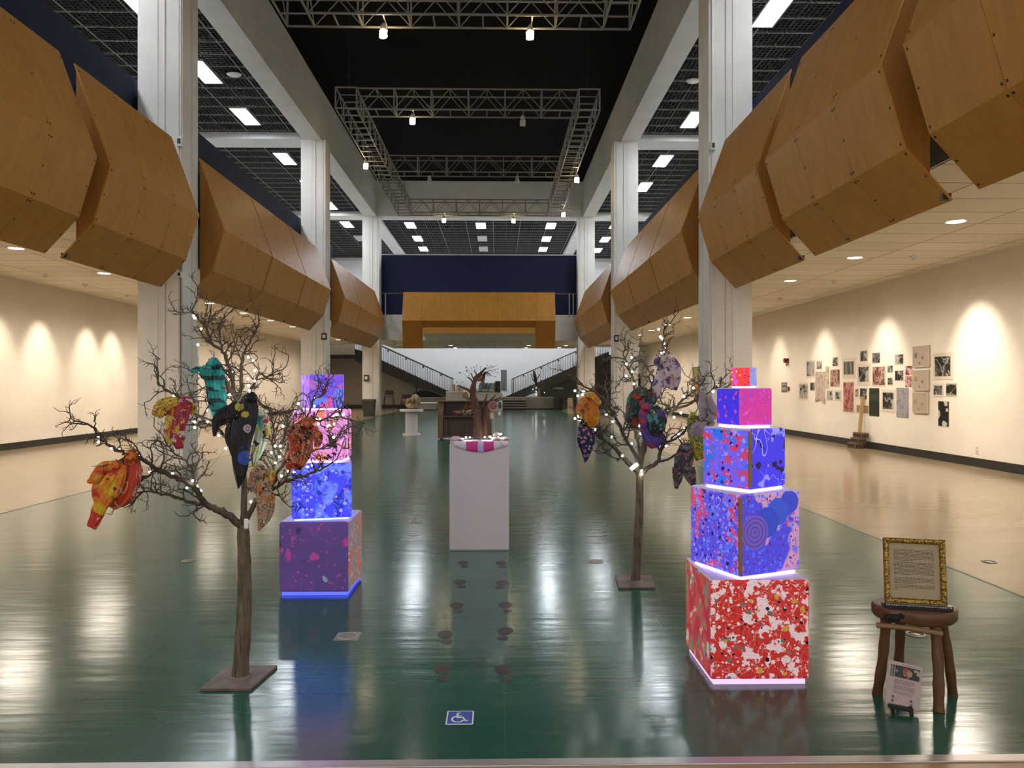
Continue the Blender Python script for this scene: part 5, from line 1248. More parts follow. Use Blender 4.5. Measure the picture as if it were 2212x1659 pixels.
M_print = mat('dark_brown_print', (0.022, 0.014, 0.014), 0.35)
FP = [[(1112, 133), (1088, 277), (1063, 455), (978, 675), (958, 940)], [(1398, 135), (1397, 283), (1430, 452), (1420, 650), (1420, 945)]]
for sd, row in zip(('left', 'right'), FP):
    for k, (x, y) in enumerate(row):
        c = at_z(680 + x / 3.463, 1180 + y / 3.463)
        t = thing('footprint', f'dark shoe print on the floor, {ORD[k]} in the {sd} row from the pedestal', 'footprint', c, 'shoe prints leading to the pedestal')
        sg = -1 if sd == 'left' else 1; ang = A(-8 * sg if k % 2 else 6)
        def pr(poly, nm):
            mb = MB(); mb.prism([(u * math.cos(ang) - v * math.sin(ang), u * math.sin(ang) + v * math.cos(ang)) for u, v in poly], lambda u, v, kk: (c.x + u, c.y + v, 0.0 if kk == 0 else 0.0012)); mb.build(nm, [M_print], t)
        pr([(0.048 * math.cos(a) * (1.0 if math.sin(a) > -0.2 else 0.88), 0.035 + 0.075 * math.sin(a)) for a in [2 * PI * i / 24 for i in range(24)]], 'sole')
        pr([(0.034 * math.cos(a), -0.085 + (0.028 if math.sin(a) > 0 else 0.045) * math.sin(a)) for a in [2 * PI * i / 20 for i in range(20)]], 'heel')
M_outlet = mat('worn_brass_plate', (0.42, 0.38, 0.32), 0.35, 0.7)
def floor_box(px, py, w, lab, square=True, part=1.0):
    c = at_z(px, py); t = thing('floor_outlet', lab, 'floor outlet', c, 'metal outlet covers let into the floor')
    mb = MB()
    if square:
        mb.box(c.x - w / 2, c.x + w / 2, c.y - w / 2 * part, c.y + w / 2 * part, 0, 0.002); mb.build('plate', [mat('worn_plate', (0.28, 0.29, 0.26), 0.4, 0.4)], t)
    else:
        mb.lathe([(0.0, 0.0), (w / 2, 0.0), (w / 2, 0.0018), (0.0, 0.0018)], c, 28); mb.build('plate', [mat('dark_plate', (0.10, 0.11, 0.10), 0.4, 0.4)], t)
    mb = MB(); R = w * 0.40; ring = [(c.x + R * math.cos(a), c.y + R * part * math.sin(a), 0.003) for a in [2 * PI * i / 24 for i in range(25)]]
    mb.tube(ring, 0.005 * w / 0.14, 6); mb.build('ring', [M_outlet], t)
    mb = MB(); mb.lathe([(0.0, 0.002), (w * 0.22, 0.002), (w * 0.2, 0.004), (0.0, 0.0045)], c, 20); mb.build('cap', [M_outlet], t)
floor_box(751, 1375, 0.145, 'square worn metal floor plate right of the large tree base')
floor_box(1978, 1371, 0.12, 'round floor outlet cover seen between the legs of the wooden stool', False)
floor_box(2137, 1214, 0.12, 'round floor outlet cover on the tan floor beyond the gold frame', False)
floor_box(405, 1212, 0.11, 'round floor outlet cover on the green floor left of the large tree trunk', False)
floor_box(896, 1127, 0.13, 'square floor plate between the left tower and the pedestal', True, 1.1)
floor_box(1286, 1213, 0.13, 'square floor plate left of the base of the slimmer tree', True)
floor_box(1205, 1069, 0.12, 'round floor outlet cover right of the pedestal', False)
# ================================================================== spool pedestal and rock
def spool():
    c = at_z(889, 940); k = c.y / F
    t = thing('round_pedestal', 'white cylindrical pedestal with round top and foot beyond the left tower', 'pedestal', c)
    R = 19 * k; zt = 1.5 - (884 - HOR) * k + 0.0
    mb = MB(); mb.lathe([(R, 0), (R, 0.04), (R * 0.98, 0.05)], (c.x, c.y, 0), 36); mb.build('foot', [M_ped], t)
    mb = MB(); mb.lathe([(13.3 * k, 0.05), (13.3 * k, zt - 0.065)], (c.x, c.y, 0), 36); mb.build('column_drum', [M_ped], t)
    mb = MB(); mb.lathe([(25.5 * k, zt - 0.065), (25.5 * k, zt - 0.008), (25.2 * k, zt)], (c.x, c.y, 0), 40); mb.build('top', [M_ped], t)
    M_rock = paint('rock_ochre', (0.30, 0.20, 0.10), [('blob', (0.42, 0.33, 0.20), 6, 0.5, 0.1), ('blob', (0.12, 0.12, 0.06), 7, 0.58, 0.06), ('splat', (0.05, 0.04, 0.03), 14, 0.35, 0.2), ('blob', (0.45, 0.38, 0.30), 10, 0.6, 0.05)], 0.8, 0, 51)
    t = thing('rock_sculpture', 'rough ochre stone sculpture on the round white pedestal', 'sculpture', (c.x, c.y, zt))
    def blob(px, py, rx, rz, nm):
        p = at_y(px, py, c.y - 0.04); mb = MB(); mb.ball((0, 0, 0), 1, 28, 18)
        out = []
        for v in mb.v:
            v = Vector(v); d = 1 + 0.28 * mnoise.noise(v * 1.7 + Vector((px, 0, 0))) + 0.18 * mnoise.noise(v * 4 + Vector((py, 3, 0)))
            w = Vector((v.x * rx * k, v.y * rx * k * 0.9, v.z * rz * k)) * d + p; w.z = max(w.z, zt); out.append(tuple(w))
        mb.v = out; mb.build(nm, [M_rock], t)
    blob(897, 864, 11.5, 12, 'large_boulder'); blob(883, 869, 6.5, 8.5, 'small_boulder'); blob(890, 877, 14, 6, 'ledge')
spool()

# ================================================================== upright piano used as a shrine
M_pia = wood('piano_walnut', (0.052, 0.026, 0.015), (0.085, 0.044, 0.026), 2, 1.0, 0.4)
M_pial = wood('piano_side', (0.13, 0.065, 0.026), (0.19, 0.10, 0.045), 2, 1.0, 0.4)
def piano():
    Y = at_z(1000, 950).y; q = lambda px, py: at_y(px, py, Y)
    x0, x1 = q(945.5, 900).x, q(1062, 900).x; zt = q(1000, 866).z; zl = q(1000, 897.5).z; D = 0.62
    t = thing('upright_piano', 'brown upright piano with its front opened, behind the white pedestal', 'piano', ((x0 + x1) / 2, Y + D / 2, 0))
    for a, b in ((x0, x0 + 0.15), (x1 - 0.15, x1)):
        mb = MB(); mb.prism([(0, 0.04), (D, 0.04), (D, zt - 0.03), (0.30, zt - 0.03), (0.24, zl + 0.18), (0.02, zl + 0.1), (0, zl)], lambda u, v, k: ((a, b)[k], Y + u, v)); mb.build('side', [M_pial], t, bevel=0.008)
    mb = MB(); mb.box(x0 - 0.01, x1 + 0.01, Y + 0.22, Y + D, zt - 0.03, zt); mb.build('lid', [M_pial], t, bevel=0.005)
    mb = MB(); mb.box(x0 + 0.15, x1 - 0.15, Y + D - 0.05, Y + D, 0.06, zt - 0.03); mb.build('back_board', [M_pia], t)
    mb = MB(); mb.box(x0 + 0.15, x1 - 0.15, Y - 0.02, Y + D - 0.05, zl - 0.06, zl); mb.box(x0 + 0.15, x1 - 0.15, Y + 0.05, Y + D - 0.05, zl - 0.12, zl - 0.08); mb.build('key_bed', [M_pia], t, bevel=0.004)
    mb = MB(); mb.box(x0 + 0.15, x1 - 0.15, Y + 0.10, Y + 0.13, 0.10, zl - 0.08); mb.build('lower_panel', [M_pia], t)
    for x in (x0 + 0.165, x1 - 0.28): 
        mb = MB(); mb.box(x, x + 0.115, Y + 0.02, Y + 0.10, 0.10, zl - 0.08); mb.build('pilaster', [M_pia], t, bevel=0.01)
    mb = MB(); mb.box(x0, x1, Y + 0.02, Y + D, 0.05, 0.10); mb.build('plinth', [M_pial], t)
    for x in (x0 + 0.1, x1 - 0.1):
        mb = MB(); mb.lathe([(0.0, 0.0), (0.03, 0.005), (0.03, 0.05), (0.0, 0.05)], (x, Y + 0.12, 0), 12); mb.build('caster', [M_blackp], t)
    # things inside the opening
    r = random.Random(12)
    def bunch(px, w, col, lab, n, nm, cat):
        p = q(px, 895); u = thing(nm, lab, cat, (p.x, Y + 0.2, zl))
        for k in range(n):
            mb = MB(); a = r.uniform(0, 6.28); rr = r.uniform(0, w); cx, cy, cz = p.x + rr * math.cos(a), Y + 0.2 + 0.6 * rr * math.sin(a), zl + 0.03 + r.uniform(0, 0.09)
            mb.lathe([(0.004, -0.03), (0.03, 0.0), (0.045, 0.02), (0.03, 0.028), (0.0, 0.02)], (cx, cy, cz), 10); mb.build('flower_head', [mat(nm + '_petal', col, 0.7)], u)
        mb = MB()
        for k in range(6): a = r.uniform(-0.5, 0.5); mb.tube([(p.x + a * w, Y + 0.2, zl + 0.006), (p.x + a * w * 2.2, Y + 0.15, zl + 0.08), (p.x + a * w * 3.2, Y + 0.12, zl + 0.10)], 0.006, 5)
        mb.build('stems', [mat(nm + '_stem', (0.25, 0.18, 0.13), 0.7)], u)
    bunch(990, 0.16, (0.42, 0.22, 0.19), 'bunch of dusty pink dried flowers lying in the open piano', 18, 'dried_flowers', 'dried flowers')
    bunch(1010, 0.12, (0.50, 0.38, 0.26), 'bunch of cream dried flowers lying in the open piano', 14, 'dried_flowers', 'dried flowers')
    for px, lab in ((1005, 'orange card standing at the back of the open piano, left one'), (1017, 'orange card standing at the back of the open piano, right one')):
        p = q(px, 870); mb = MB(); mb.box(p.x - 0.06, p.x + 0.06, Y + D - 0.075, Y + D - 0.06, zl + 0.16, zl + 0.33, 0); mb.box(p.x - 0.055, p.x + 0.055, Y + D - 0.10, Y + D - 0.058, zl, zl + 0.16, 1)
        tag(mb.build('orange_card', [mat('burnt_orange_card', (0.36, 0.11, 0.03), 0.6), M_pia], loc=(p.x, Y + D - 0.07, zl)), lab, 'card', 'orange cards in the piano')
    p = q(1004, 880); mb = MB(); mb.box(p.x - 0.05, p.x + 0.05, Y + 0.05, Y + 0.11, zl, zl + 0.05)
    tag(mb.build('grey_box', [mat('grey_box_paint', (0.16, 0.15, 0.13), 0.6)], loc=(p.x, Y + 0.08, zl)), 'small grey box among the dried flowers in the piano', 'box')
piano()

# ================================================================== stage, stairs and what stands at the back
M_stage = plaster('grey_stage_paint', (0.19, 0.175, 0.155), 0.08, 0.6)
SX0, SX1, SYF, SYB, STZ = -5.2, 3.48, 46.0, 48.55, 0.745
t = thing('stage', 'low grey platform at the foot of the two stairs', 'stage', (0, SYF, 0))
mb = MB(); mb.box(SX0, SX1, SYF, SYB, 0.05, STZ); mb.build('platform', [M_stage], t, bevel=0.01)
mb = MB(); mb.box(SX0 + 0.05, SX1 - 0.05, SYF + 0.06, SYB, 0.0, 0.05); mb.build('toe_kick', [M_base], t)
t = thing('steps', 'four grey steps in front of the low platform', 'steps', (0.0, SYF - 1.2, 0))
for k in range(4):
    z = STZ * (4 - k) / 5; y = SYF - 0.32 * (k + 1)
    mb = MB(); mb.box(-1.9, 1.72, y + 0.06, SYF - 0.32 * k + 0.05 if k else SYF - 0.005, max(0, z - 0.15), z - 0.045, 1); mb.box(-1.9, 1.72, y, SYF - 0.32 * k + (0.06 if k else -0.005), z - 0.045, z, 0)
    mb.build('step', [M_stage, M_base], t)
M_rail = mat('bronze_rail', (0.05, 0.037, 0.03), 0.45)
def stair(sg, lab, top0, slope, xb, xt, yb):
    """sg -1 climbs to the left; the string's upper edge passes (top0 = (x, z)) with the slope"""
    Y0, Y1 = 46.95, 48.45
    ze = lambda x: top0[1] + slope * abs(x - top0[0]) * (1 if (x - top0[0]) * sg > 0 else -1)
    t = thing('staircase', lab, 'staircase', (xb, (Y0 + Y1) / 2, STZ))
    drop = 0.52
    xa = xb
    for y in (Y0, Y1 - 0.05):
        mb = MB(); x_low = top0[0] - sg * (top0[1] - STZ - 0.02) / slope
        poly = [(x_low, STZ), (xt, ze(xt)), (xt, ze(xt) - drop - 0.25), (x_low - sg * -(drop / slope), STZ)]
        mb.prism(poly, lambda u, v, k: (u, y + 0.05 * k, v)); mb.build('stringer', [M_dark], t)
    n = int((ze(xt) - STZ) / 0.165); run_ = 0.165 / slope
    for k in range(n):
        x = x_low + sg * run_ * (k + 0.2); z = STZ + 0.165 * (k + 0.55)
        if z > ze(xt) - 0.05: break
        mb = MB(); a, b = sorted((x, x + sg * (run_ + 0.02))); mb.box(a, b, Y0 + 0.05, Y1 - 0.05, z - 0.045, z); mb.build('tread', [M_stage], t)
    mb = MB(); hr = 0.93
    for y in (Y0 + 0.02, Y1 - 0.02):
        mb.bar((xb, y, ze(xb) + hr), (xt, y, ze(xt) + hr), 0.06, 0.06); 
    mb.build('handrail', [M_rail], t)
    L = abs(xt - xb); m = int(L / 0.105)
    for k in range(m + 1):
        x = xb + (xt - xb) * k / m
        mb = MB(); w = 0.045 if k in (0, 1) else 0.022
        mb.box(x - w / 2, x + w / 2, Y0 + 0.01, Y0 + 0.04, max(STZ, ze(x) - 0.05), ze(x) + hr - 0.02); mb.build('baluster', [M_rail], t)
    mb = MB()
    for f in (0.12, 0.3, 0.48, 0.66, 0.84):
        x = xb + (xt - xb) * f; mb.box(x - 0.05, x + 0.05, Y0 + 0.03, Y0 + 0.1, ze(x) + hr - 0.16, ze(x) + hr - 0.04)
    mb.build('rail_bracket', [M_rail], t)
a = at_y(960, 842, 47); b = at_y(824.7, 779.8, 47)
stair(-1, 'dark steel staircase climbing to the left behind the far left column', (a.x, a.z), (b.z - a.z) / (a.x - b.x), at_y(978, 820, 47).x, -9.05, 0)
a = at_y(1117, 846, 47); b = at_y(1243, 791, 47)
stair(1, 'dark steel staircase climbing to the right behind the far right column', (a.x, a.z), (b.z - a.z) / (b.x - a.x), at_y(1106, 823, 47).x, 7.05, 0)
# walls under and beside the stairs
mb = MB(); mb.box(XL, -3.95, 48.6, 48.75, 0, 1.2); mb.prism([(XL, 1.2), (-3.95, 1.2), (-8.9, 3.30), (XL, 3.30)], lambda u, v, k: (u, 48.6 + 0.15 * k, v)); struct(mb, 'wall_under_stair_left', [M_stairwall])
mb = MB(); mb.box(2.6, XR, 48.6, 48.75, 0, 1.2); mb.prism([(2.6, 1.2), (XR, 1.2), (XR, 3.2), (7.0, 3.2)], lambda u, v, k: (u, 48.6 + 0.15 * k, v)); struct(mb, 'wall_under_stair_right', [mat('shaded_stair_wall', (0.20, 0.175, 0.145), 0.7)])  # stair wall colour darkened to paint in the shade under the right stair
mb = MB(); mb.box(XL, -9.0, 46.9, 48.6, 3.25, 3.42); struct(mb, 'trim_landing_left', [M_dark])
mb = MB(); mb.box(7.0, XR, 46.9, 48.6, 3.25, 3.42); struct(mb, 'trim_landing_right', [M_dark])
mb = MB(); mb.box(XL, -5.2, 48.58, 48.6, 0, 0.22); struct(mb, 'baseboard_back', [M_base])
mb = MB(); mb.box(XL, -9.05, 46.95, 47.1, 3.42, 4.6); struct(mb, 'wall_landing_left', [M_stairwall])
mb = MB(); mb.box(-5.36, -5.30, 48.55, 48.6, 0.2, 2.0); struct(mb, 'trim_5', [M_dark])
# near-black slab: shade of the recess under the right stair, put into its colour
mb = MB(); mb.box(4.9, XR - 0.02, 45.6, 45.75, 0, 2.2); struct(mb, 'wall_recess_right', [mat('recess_shade', (0.022, 0.02, 0.018), 0.7)])

def chair(name, x, y, lab, cat, hseat, w=0.5):
    t = thing(name, lab, cat, (x, y, 0))
    mb = MB(); mb.box(x - w / 2, x + w / 2, y - 0.22, y + 0.22, hseat - 0.035, hseat); mb.build('seat', [M_blackp], t, bevel=0.012)
    hb = hseat + (0.36 if hseat > 0.6 else 0.42)
    mb = MB(); mb.box(x - w / 2 + 0.02, x + w / 2 - 0.02, y + 0.2, y + 0.24, hb - 0.26, hb); mb.build('backrest', [M_blackp], t, bevel=0.012)
    for sx in (-1, 1):
        mb = MB(); mb.bar((x + sx * w * 0.47, y - 0.21, hseat - 0.03), (x + sx * w * 0.56, y - 0.24, 0), 0.03, 0.03); mb.build('leg', [M_blackp], t)
        mb = MB(); mb.bar((x + sx * w * 0.45, y + 0.22, hb - 0.1), (x + sx * w * 0.5, y + 0.2, hseat), 0.03, 0.03); mb.bar((x + sx * w * 0.5, y + 0.2, hseat), (x + sx * w * 0.56, y + 0.27, 0), 0.03, 0.03); mb.build('leg', [M_blackp], t)
    if hseat > 0.6:
        mb = MB(); mb.bar((x - w * .5, y - 0.23, 0.26), (x + w * .5, y - 0.23, 0.26), 0.025, 0.025); mb.bar((x - w * .5, y + 0.24, 0.26), (x + w * .5, y + 0.24, 0.26), 0.025, 0.025); mb.build('foot_rail', [M_blackp], t)
c = at_y(840, 870, 46.6); chair('bar_stool', c.x, 46.6, 'tall black bar stool against the wall below the left stair', 'bar stool', 0.80, 0.55)
c = at_y(878, 870, 45.4); chair('chair', c.x, 45.4, 'low black chair below the left stair beside the bar stool', 'chair', 0.50, 0.62)
# folded black cover beneath the left stair
c = at_y(921, 850, 46.6); mb = MB(); mb.prism([(-1.15, 0), (1.2, 0), (0.95, 0.16), (0.2, 0.42), (-0.35, 0.45), (-0.8, 0.22)], lambda u, v, k: (c.x + u, 46.3 + 0.55 * k, STZ + v))
tag(mb.build('black_cover', [mat('black_cloth', (0.006, 0.006, 0.006), 0.9)], loc=(c.x, 46.5, STZ), bevel=0.05), 'black cloth cover heaped on the platform under the left stair', 'cover')
# white bench
c = at_z(923, 886); t = thing('bench', 'low bench with white top in front of the platform', 'bench', (c.x, c.y, 0)); w = 20 * c.y / F
mb = MB(); mb.box(c.x - w + 0.05, c.x + w - 0.05, c.y, c.y + 0.55, 0.05, 0.38); mb.build('body', [plaster('grey_bench', (0.30, 0.29, 0.26))], t)
mb = MB(); mb.box(c.x - w, c.x + w, c.y - 0.04, c.y + 0.6, 0.38, 0.46); mb.build('top', [M_whitep], t, bevel=0.02)
mb = MB(); mb.box(c.x - w + 0.1, c.x + w - 0.1, c.y + 0.04, c.y + 0.5, 0.0, 0.05); mb.build('foot', [M_base], t)
# bin
c = at_y(797, 880, 36.05); t = thing('trash_bin', 'grey square rubbish bin before the far left column', 'bin', (c.x, c.y, 0))
M_bin = mat('grey_bin_plastic', (0.05, 0.048, 0.042), 0.5)
mb = MB(); mb.add([(c.x + sx * w_, c.y + sy * w_, z) for w_, z in ((0.25, 0.0), (0.29, 0.62)) for sx, sy in ((-1, -1), (1, -1), (1, 1), (-1, 1))], [(3, 2, 1, 0), (4, 5, 6, 7), (0, 1, 5, 4), (1, 2, 6, 5), (2, 3, 7, 6), (3, 0, 4, 7)]); mb.build('body', [M_bin], t, bevel=0.02)
mb = MB(); mb.box(c.x - 0.31, c.x + 0.31, c.y - 0.31, c.y + 0.31, 0.62, 0.82); mb.build('rim', [M_bin], t, bevel=0.03)

# white tables before the stage and the things on them
def table(px0, px1, py, Y, lab):
    a = at_y(px0, py, Y); b = at_y(px1, py, Y); t = thing('covered_table', lab, 'table', ((a.x + b.x) / 2, Y + 0.35, 0))
    mb = MB(); mb.box(a.x, b.x, Y, Y + 0.75, a.z - 0.05, a.z); mb.build('table_top', [M_whitep], t)
    mb = MB(); mb.box(a.x + 0.01, b.x - 0.01, Y + 0.01, Y + 0.74, 0.0, a.z - 0.05); mb.build('white_skirt', [plaster('white_skirt_cloth', (0.62, 0.6, 0.57))], t)
    return a.x, b.x, a.z
TYb = 42.90
xa, xb, zt1 = table(963, 1008, 845.5, 42.6, 'white boxed table in front of the platform, left of the tree sculpture')
xc, xd, zt2 = table(1024, 1086, 848, 43.20, 'white table in front of the platform, crowded with ornaments')
r = random.Random(31)
for k, (px, h, col, lab) in enumerate(((981, 0.42, (0.40, 0.20, 0.12), 'small terracotta figure on the white boxed table, first from the left'), (987, 0.34, (0.52, 0.34, 0.26), 'small pinkish figure on the white boxed table, second from the left'), (992, 0.38, (0.42, 0.19, 0.09), 'small orange figure on the white boxed table, third from the left'), (998, 0.30, (0.45, 0.30, 0.2), 'small tan figure on the white boxed table, last of the row'))):
    p = at_y(px, 840, 42.9); t = thing('figurine', lab, 'figurine', (p.x, 42.9, zt1), 'figurines on the white boxed table')
    mb = MB(); mb.lathe([(0.07, zt1), (0.075, zt1 + h * 0.3), (0.05, zt1 + h * 0.62), (0.03, zt1 + h * 0.7)], (p.x, 42.9, 0), 12); mb.build('body', [mat('figurine_clay', col, 0.7)], t)
    mb = MB(); mb.ball((p.x, 42.9, zt1 + h * 0.83), h * 0.16, 10, 8); mb.build('head', [mat('figurine_clay', col, 0.7)], t)
def on_table(px, Y=43.50): p = at_y(px, 845, Y); return p.x
x = on_table(1047); t = thing('fabric_sculpture', 'turquoise cloth draped in folds on the crowded table', 'cloth', (x, 43.50, zt2)); mb = MB()
for k in range(22):
    xx = x - 0.33 + k * 0.03; h = 0.42 + 0.12 * math.sin(k * 1.3) + 0.05 * r.random(); mb.tube(smooth([Vector((xx, 43.40, zt2 + 0.03)), Vector((xx + 0.02 * math.sin(k), 43.48, zt2 + h * 0.6)), Vector((xx + 0.03, 43.65, zt2 + h))], 4), [0.05] * 9, 8)
mb.build('folds', [mat('turquoise_cloth', (0.12, 0.34, 0.37), 0.7)], t)
x = on_table(1040); t = thing('pink_drape', 'rose pink scarf hanging beside the turquoise cloth', 'scarf', (x, 43.40, zt2)); mb = MB(); mb.tube(smooth([Vector((x - 0.15, 43.30, zt2 + 0.95)), Vector((x + 0.02, 43.25, zt2 + 0.75)), Vector((x + 0.15, 43.30, zt2 + 0.35)), Vector((x + 0.18, 43.30, zt2 + 0.02))], 5), [0.1, 0.13, 0.12, 0.1, 0.1] + [0.1] * 11, 10); mb.build('drape', [mat('rose_cloth', (0.34, 0.13, 0.12), 0.7)], t)
x = on_table(1066); t = thing('patterned_box', 'white box with blue pattern on the crowded table', 'box', (x, 43.60, zt2)); mb = MB(); mb.box(x - 0.17, x + 0.17, 43.45, 43.75, zt2, zt2 + 0.55); mb.build('body', [paint('delft_pattern', (0.55, 0.56, 0.6), [('blob', (0.10, 0.12, 0.25), 6, 0.55, 0.05), ('line', (0.06, 0.06, 0.1), 4, 0.02, 1)], 0.5, 0, 61)], t, bevel=0.02)
x = on_table(1073); t = thing('loudspeaker', 'black speaker at the right end of the crowded table', 'speaker', (x + 0.05, 43.50, zt2)); mb = MB(); mb.box(x - 0.1, x + 0.22, 43.35, 43.70, zt2, zt2 + 0.66); mb.build('cabinet', [M_blackp], t, bevel=0.02); mb = MB(); mb.lathe([(0.0, 43.34), (0.11, 43.34), (0.12, 43.35)], (0, 0, 0), 18, axis='z'); mb.v = [(x + 0.06 + v[0], v[2], zt2 + 0.25 + v[1]) for v in mb.v]; mb.build('cone', [mat('speaker_cone', (0.03, 0.03, 0.03), 0.7)], t)
for px, h, col, lab in ((1030, 0.22, (0.5, 0.45, 0.42), 'pale rounded vessel at the left of the crowded table'), (1047, 0.2, (0.45, 0.30, 0.27), 'rosy vessel at the front of the crowded table'), (1061, 0.18, (0.52, 0.47, 0.42), 'cream bowl at the front of the crowded table')):
    x = on_table(px, 43.25); mb = MB(); mb.lathe([(0.0, zt2), (0.09, zt2), (0.16, zt2 + h * 0.55), (0.10, zt2 + h), (0.08, zt2 + h * 0.95), (0.0, zt2 + h * 0.5)], (x, 43.28, 0), 18); tag(mb.build('vessel', [mat('glazed_' + str(px), col, 0.4)], loc=(x, 43.28, zt2)), lab, 'vessel', 'vessels on the crowded table')
x = on_table(1044, 43.75); t = thing('dried_plant', 'tall dry plant with drooping leaves on the crowded table', 'plant', (x, 43.75, zt2)); mb = MB(); mb.lathe([(0.1, zt2), (0.13, zt2 + 0.25), (0.1, zt2 + 0.3)], (x, 43.75, 0), 14); mb.build('pot', [mat('brown_pot', (0.07, 0.05, 0.03), 0.6)], t); mb = MB()
for k in range(16):
    a = r.uniform(0, 6.28); L = r.uniform(0.3, 0.75); mb.tube(smooth([Vector((x, 43.75, zt2 + 0.28)), Vector((x + 0.12 * math.cos(a), 43.75 + 0.1 * math.sin(a), zt2 + 0.9 + L * 0.4)), Vector((x + L * 0.75 * math.cos(a), 43.75 + L * 0.4 * math.sin(a), zt2 + 0.75 + L * 0.3))], 4), [0.015, 0.02, 0.025, 0.03, 0.028, 0.022, 0.015, 0.01, 0.004], 5)
mb.build('leaves', [mat('dry_leaf', (0.13, 0.12, 0.06), 0.7)], t)
# tall grey banner on the back wall
a = at_y(1082, 799, YB - 0.03); b = at_y(1094.5, 843, YB - 0.03); mb = MB(); mb.box(a.x, b.x, YB - 0.03, YB - 0.003, b.z, a.z)
tag(mb.build('wall_hanging', [paint('grey_hanging', (0.13, 0.145, 0.13), [('splat', (0.24, 0.25, 0.22), 8, 0.3, 0.3)], 0.7, 0, 62)], loc=(a.x, YB, b.z)), 'tall narrow grey hanging on the bright back wall', 'wall hanging')
# small dressed tree on the stage
c = at_y(1166, 858, 46.4); t = thing('small_tree', 'small forked tree with black cloth on the platform before the right stair', 'tree', (c.x, 46.4, STZ)); q = lambda px, py: at_y(px, py, 46.4)
P = [q(1166, 858), q(1165, 848), q(1165, 840)]; P[0].z = STZ; mb = MB(); mb.tube(P, [0.07, 0.06, 0.06], 10); mb.build('trunk', [M_legw], t)
for pts in ([(1165, 842), (1159, 834), (1157, 822), (1154, 808), (1152, 800)], [(1165, 842), (1172, 836), (1179, 831), (1172, 825), (1168, 820)], [(1157, 822), (1163, 815), (1166, 808)], [(1158, 828), (1150, 818), (1148, 808)], [(1172, 836), (1170, 828), (1166, 824)]):
    mb = MB(); mb.tube(smooth([q(*p) for p in pts], 4), 0.03, 6); mb.build('branch', [M_twig], t)
s = thing('black_drape', 'black cloth slung over the small tree on the platform', 'cloth', q(1155, 810)); mb = MB(); lobe(mb, [(1153, 801, 1.5), (1155, 812, 3.5), (1157, 822, 3), (1159, 832, 2)], 46.3, folds=4, ry=0.4); mb.build('cloth', [mat('black_drape_cloth', (0.01, 0.01, 0.01), 0.8)], s)
s = thing('fairy_lights', 'few white lights hanging in the small tree on the platform', 'string lights', q(1160, 845))
for px, py in ((1158, 838), (1158, 846), (1158, 852), (1151, 841), (1176, 848)): mb = MB(); mb.ball(q(px, py), 0.018, 8, 6); mb.build('light_bulb', [M_fairy], s)
mb = MB(); mb.tube([q(1157, 822), q(1158, 838), q(1158, 852)], 0.006, 4); mb.tube([q(1157, 822), q(1151, 841)], 0.006, 4); mb.tube([q(1172, 836), q(1176, 848)], 0.006, 4); mb.build('wire', [M_wire], s)
# lectern and stacked dark chairs
c = at_z(1201, 883); t = thing('lectern', 'tall dark lectern beside the right end of the platform', 'lectern', (c.x, 45.3, 0)); mb = MB(); mb.box(c.x - 0.26, c.x + 0.26, 45.2, 45.55, 0.0, 1.22); mb.build('body', [mat('dark_lectern', (0.02, 0.016, 0.014), 0.5)], t, bevel=0.01)
mb = MB(); mb.prism([(45.15, 1.22), (45.58, 1.22), (45.58, 1.36), (45.15, 1.26)], lambda u, v, k: (c.x - 0.3 + 0.6 * k, u, v)); mb.build('slanted_top', [mat('dark_lectern', (0.02, 0.016, 0.014), 0.5)], t)
for k, px in enumerate((1221, 1238, 1254)):
    c = at_y(px, 870, 44.72 - 0.7 * (k % 2)); chair('chair', c.x, 44.72 - 0.7 * (k % 2), f'dark chair in the recess under the right stair, {ORD[k]} from the lectern', 'chair', 0.46, 0.5)
c = at_z(1223, 884); mb = MB(); mb.box(c.x - 0.16, c.x + 0.16, 43.5, 43.55, 0, 0.75); tag(mb.build('pale_board', [mat('pale_panel', (0.32, 0.26, 0.18), 0.6)], loc=(c.x, 44, 0)), 'pale panel standing among the dark chairs', 'panel')

# ================================================================== gallery wall on the right
M_paper = mat('print_paper', (0.66, 0.58, 0.48), 0.7)
def bw(seed, sc, th=0.5, dark=(0.02, 0.021, 0.022), pale=(0.36, 0.34, 0.30)):
    r_ = random.Random(seed)
    sc *= 0.62
    return paint('mono_print', dark, [('blob', (0.12, 0.12, 0.11), sc * 2, 0.48, 0.12), ('blob', pale, sc, th, 0.05), ('line', (0.42, 0.39, 0.34), sc * 1.5, 0.02, 1.5), ('blob', (0.015, 0.015, 0.016), sc * 1.3, 0.6, 0.03)], 0.6, 0, seed)
def pinkface(seed, ground, ink):
    return paint('carved_print', ground, [('ring', ink, 4.5, 0.30, 0.06), ('blob', ink, 4.5, 0.56, 0.03), ('line', tuple(x * 0.6 for x in ink), 5, 0.03, 2.0), ('dot', (0.03, 0.015, 0.012), 5, 0.26, 0.6)], 0.6, 0, seed)
PR = (0.46, 0.30, 0.25); IK = (0.16, 0.045, 0.03)
gz = lambda zoom: zoom
A1 = lambda b: (1720 + b[0] / 8.732, 740 + b[1] / 8.732, 1720 + b[2] / 8.732, 740 + b[3] / 8.732)
B1 = lambda b: (1880 + b[0] / 7.9, 730 + b[1] / 7.9, 1880 + b[2] / 7.9, 730 + b[3] / 7.9)
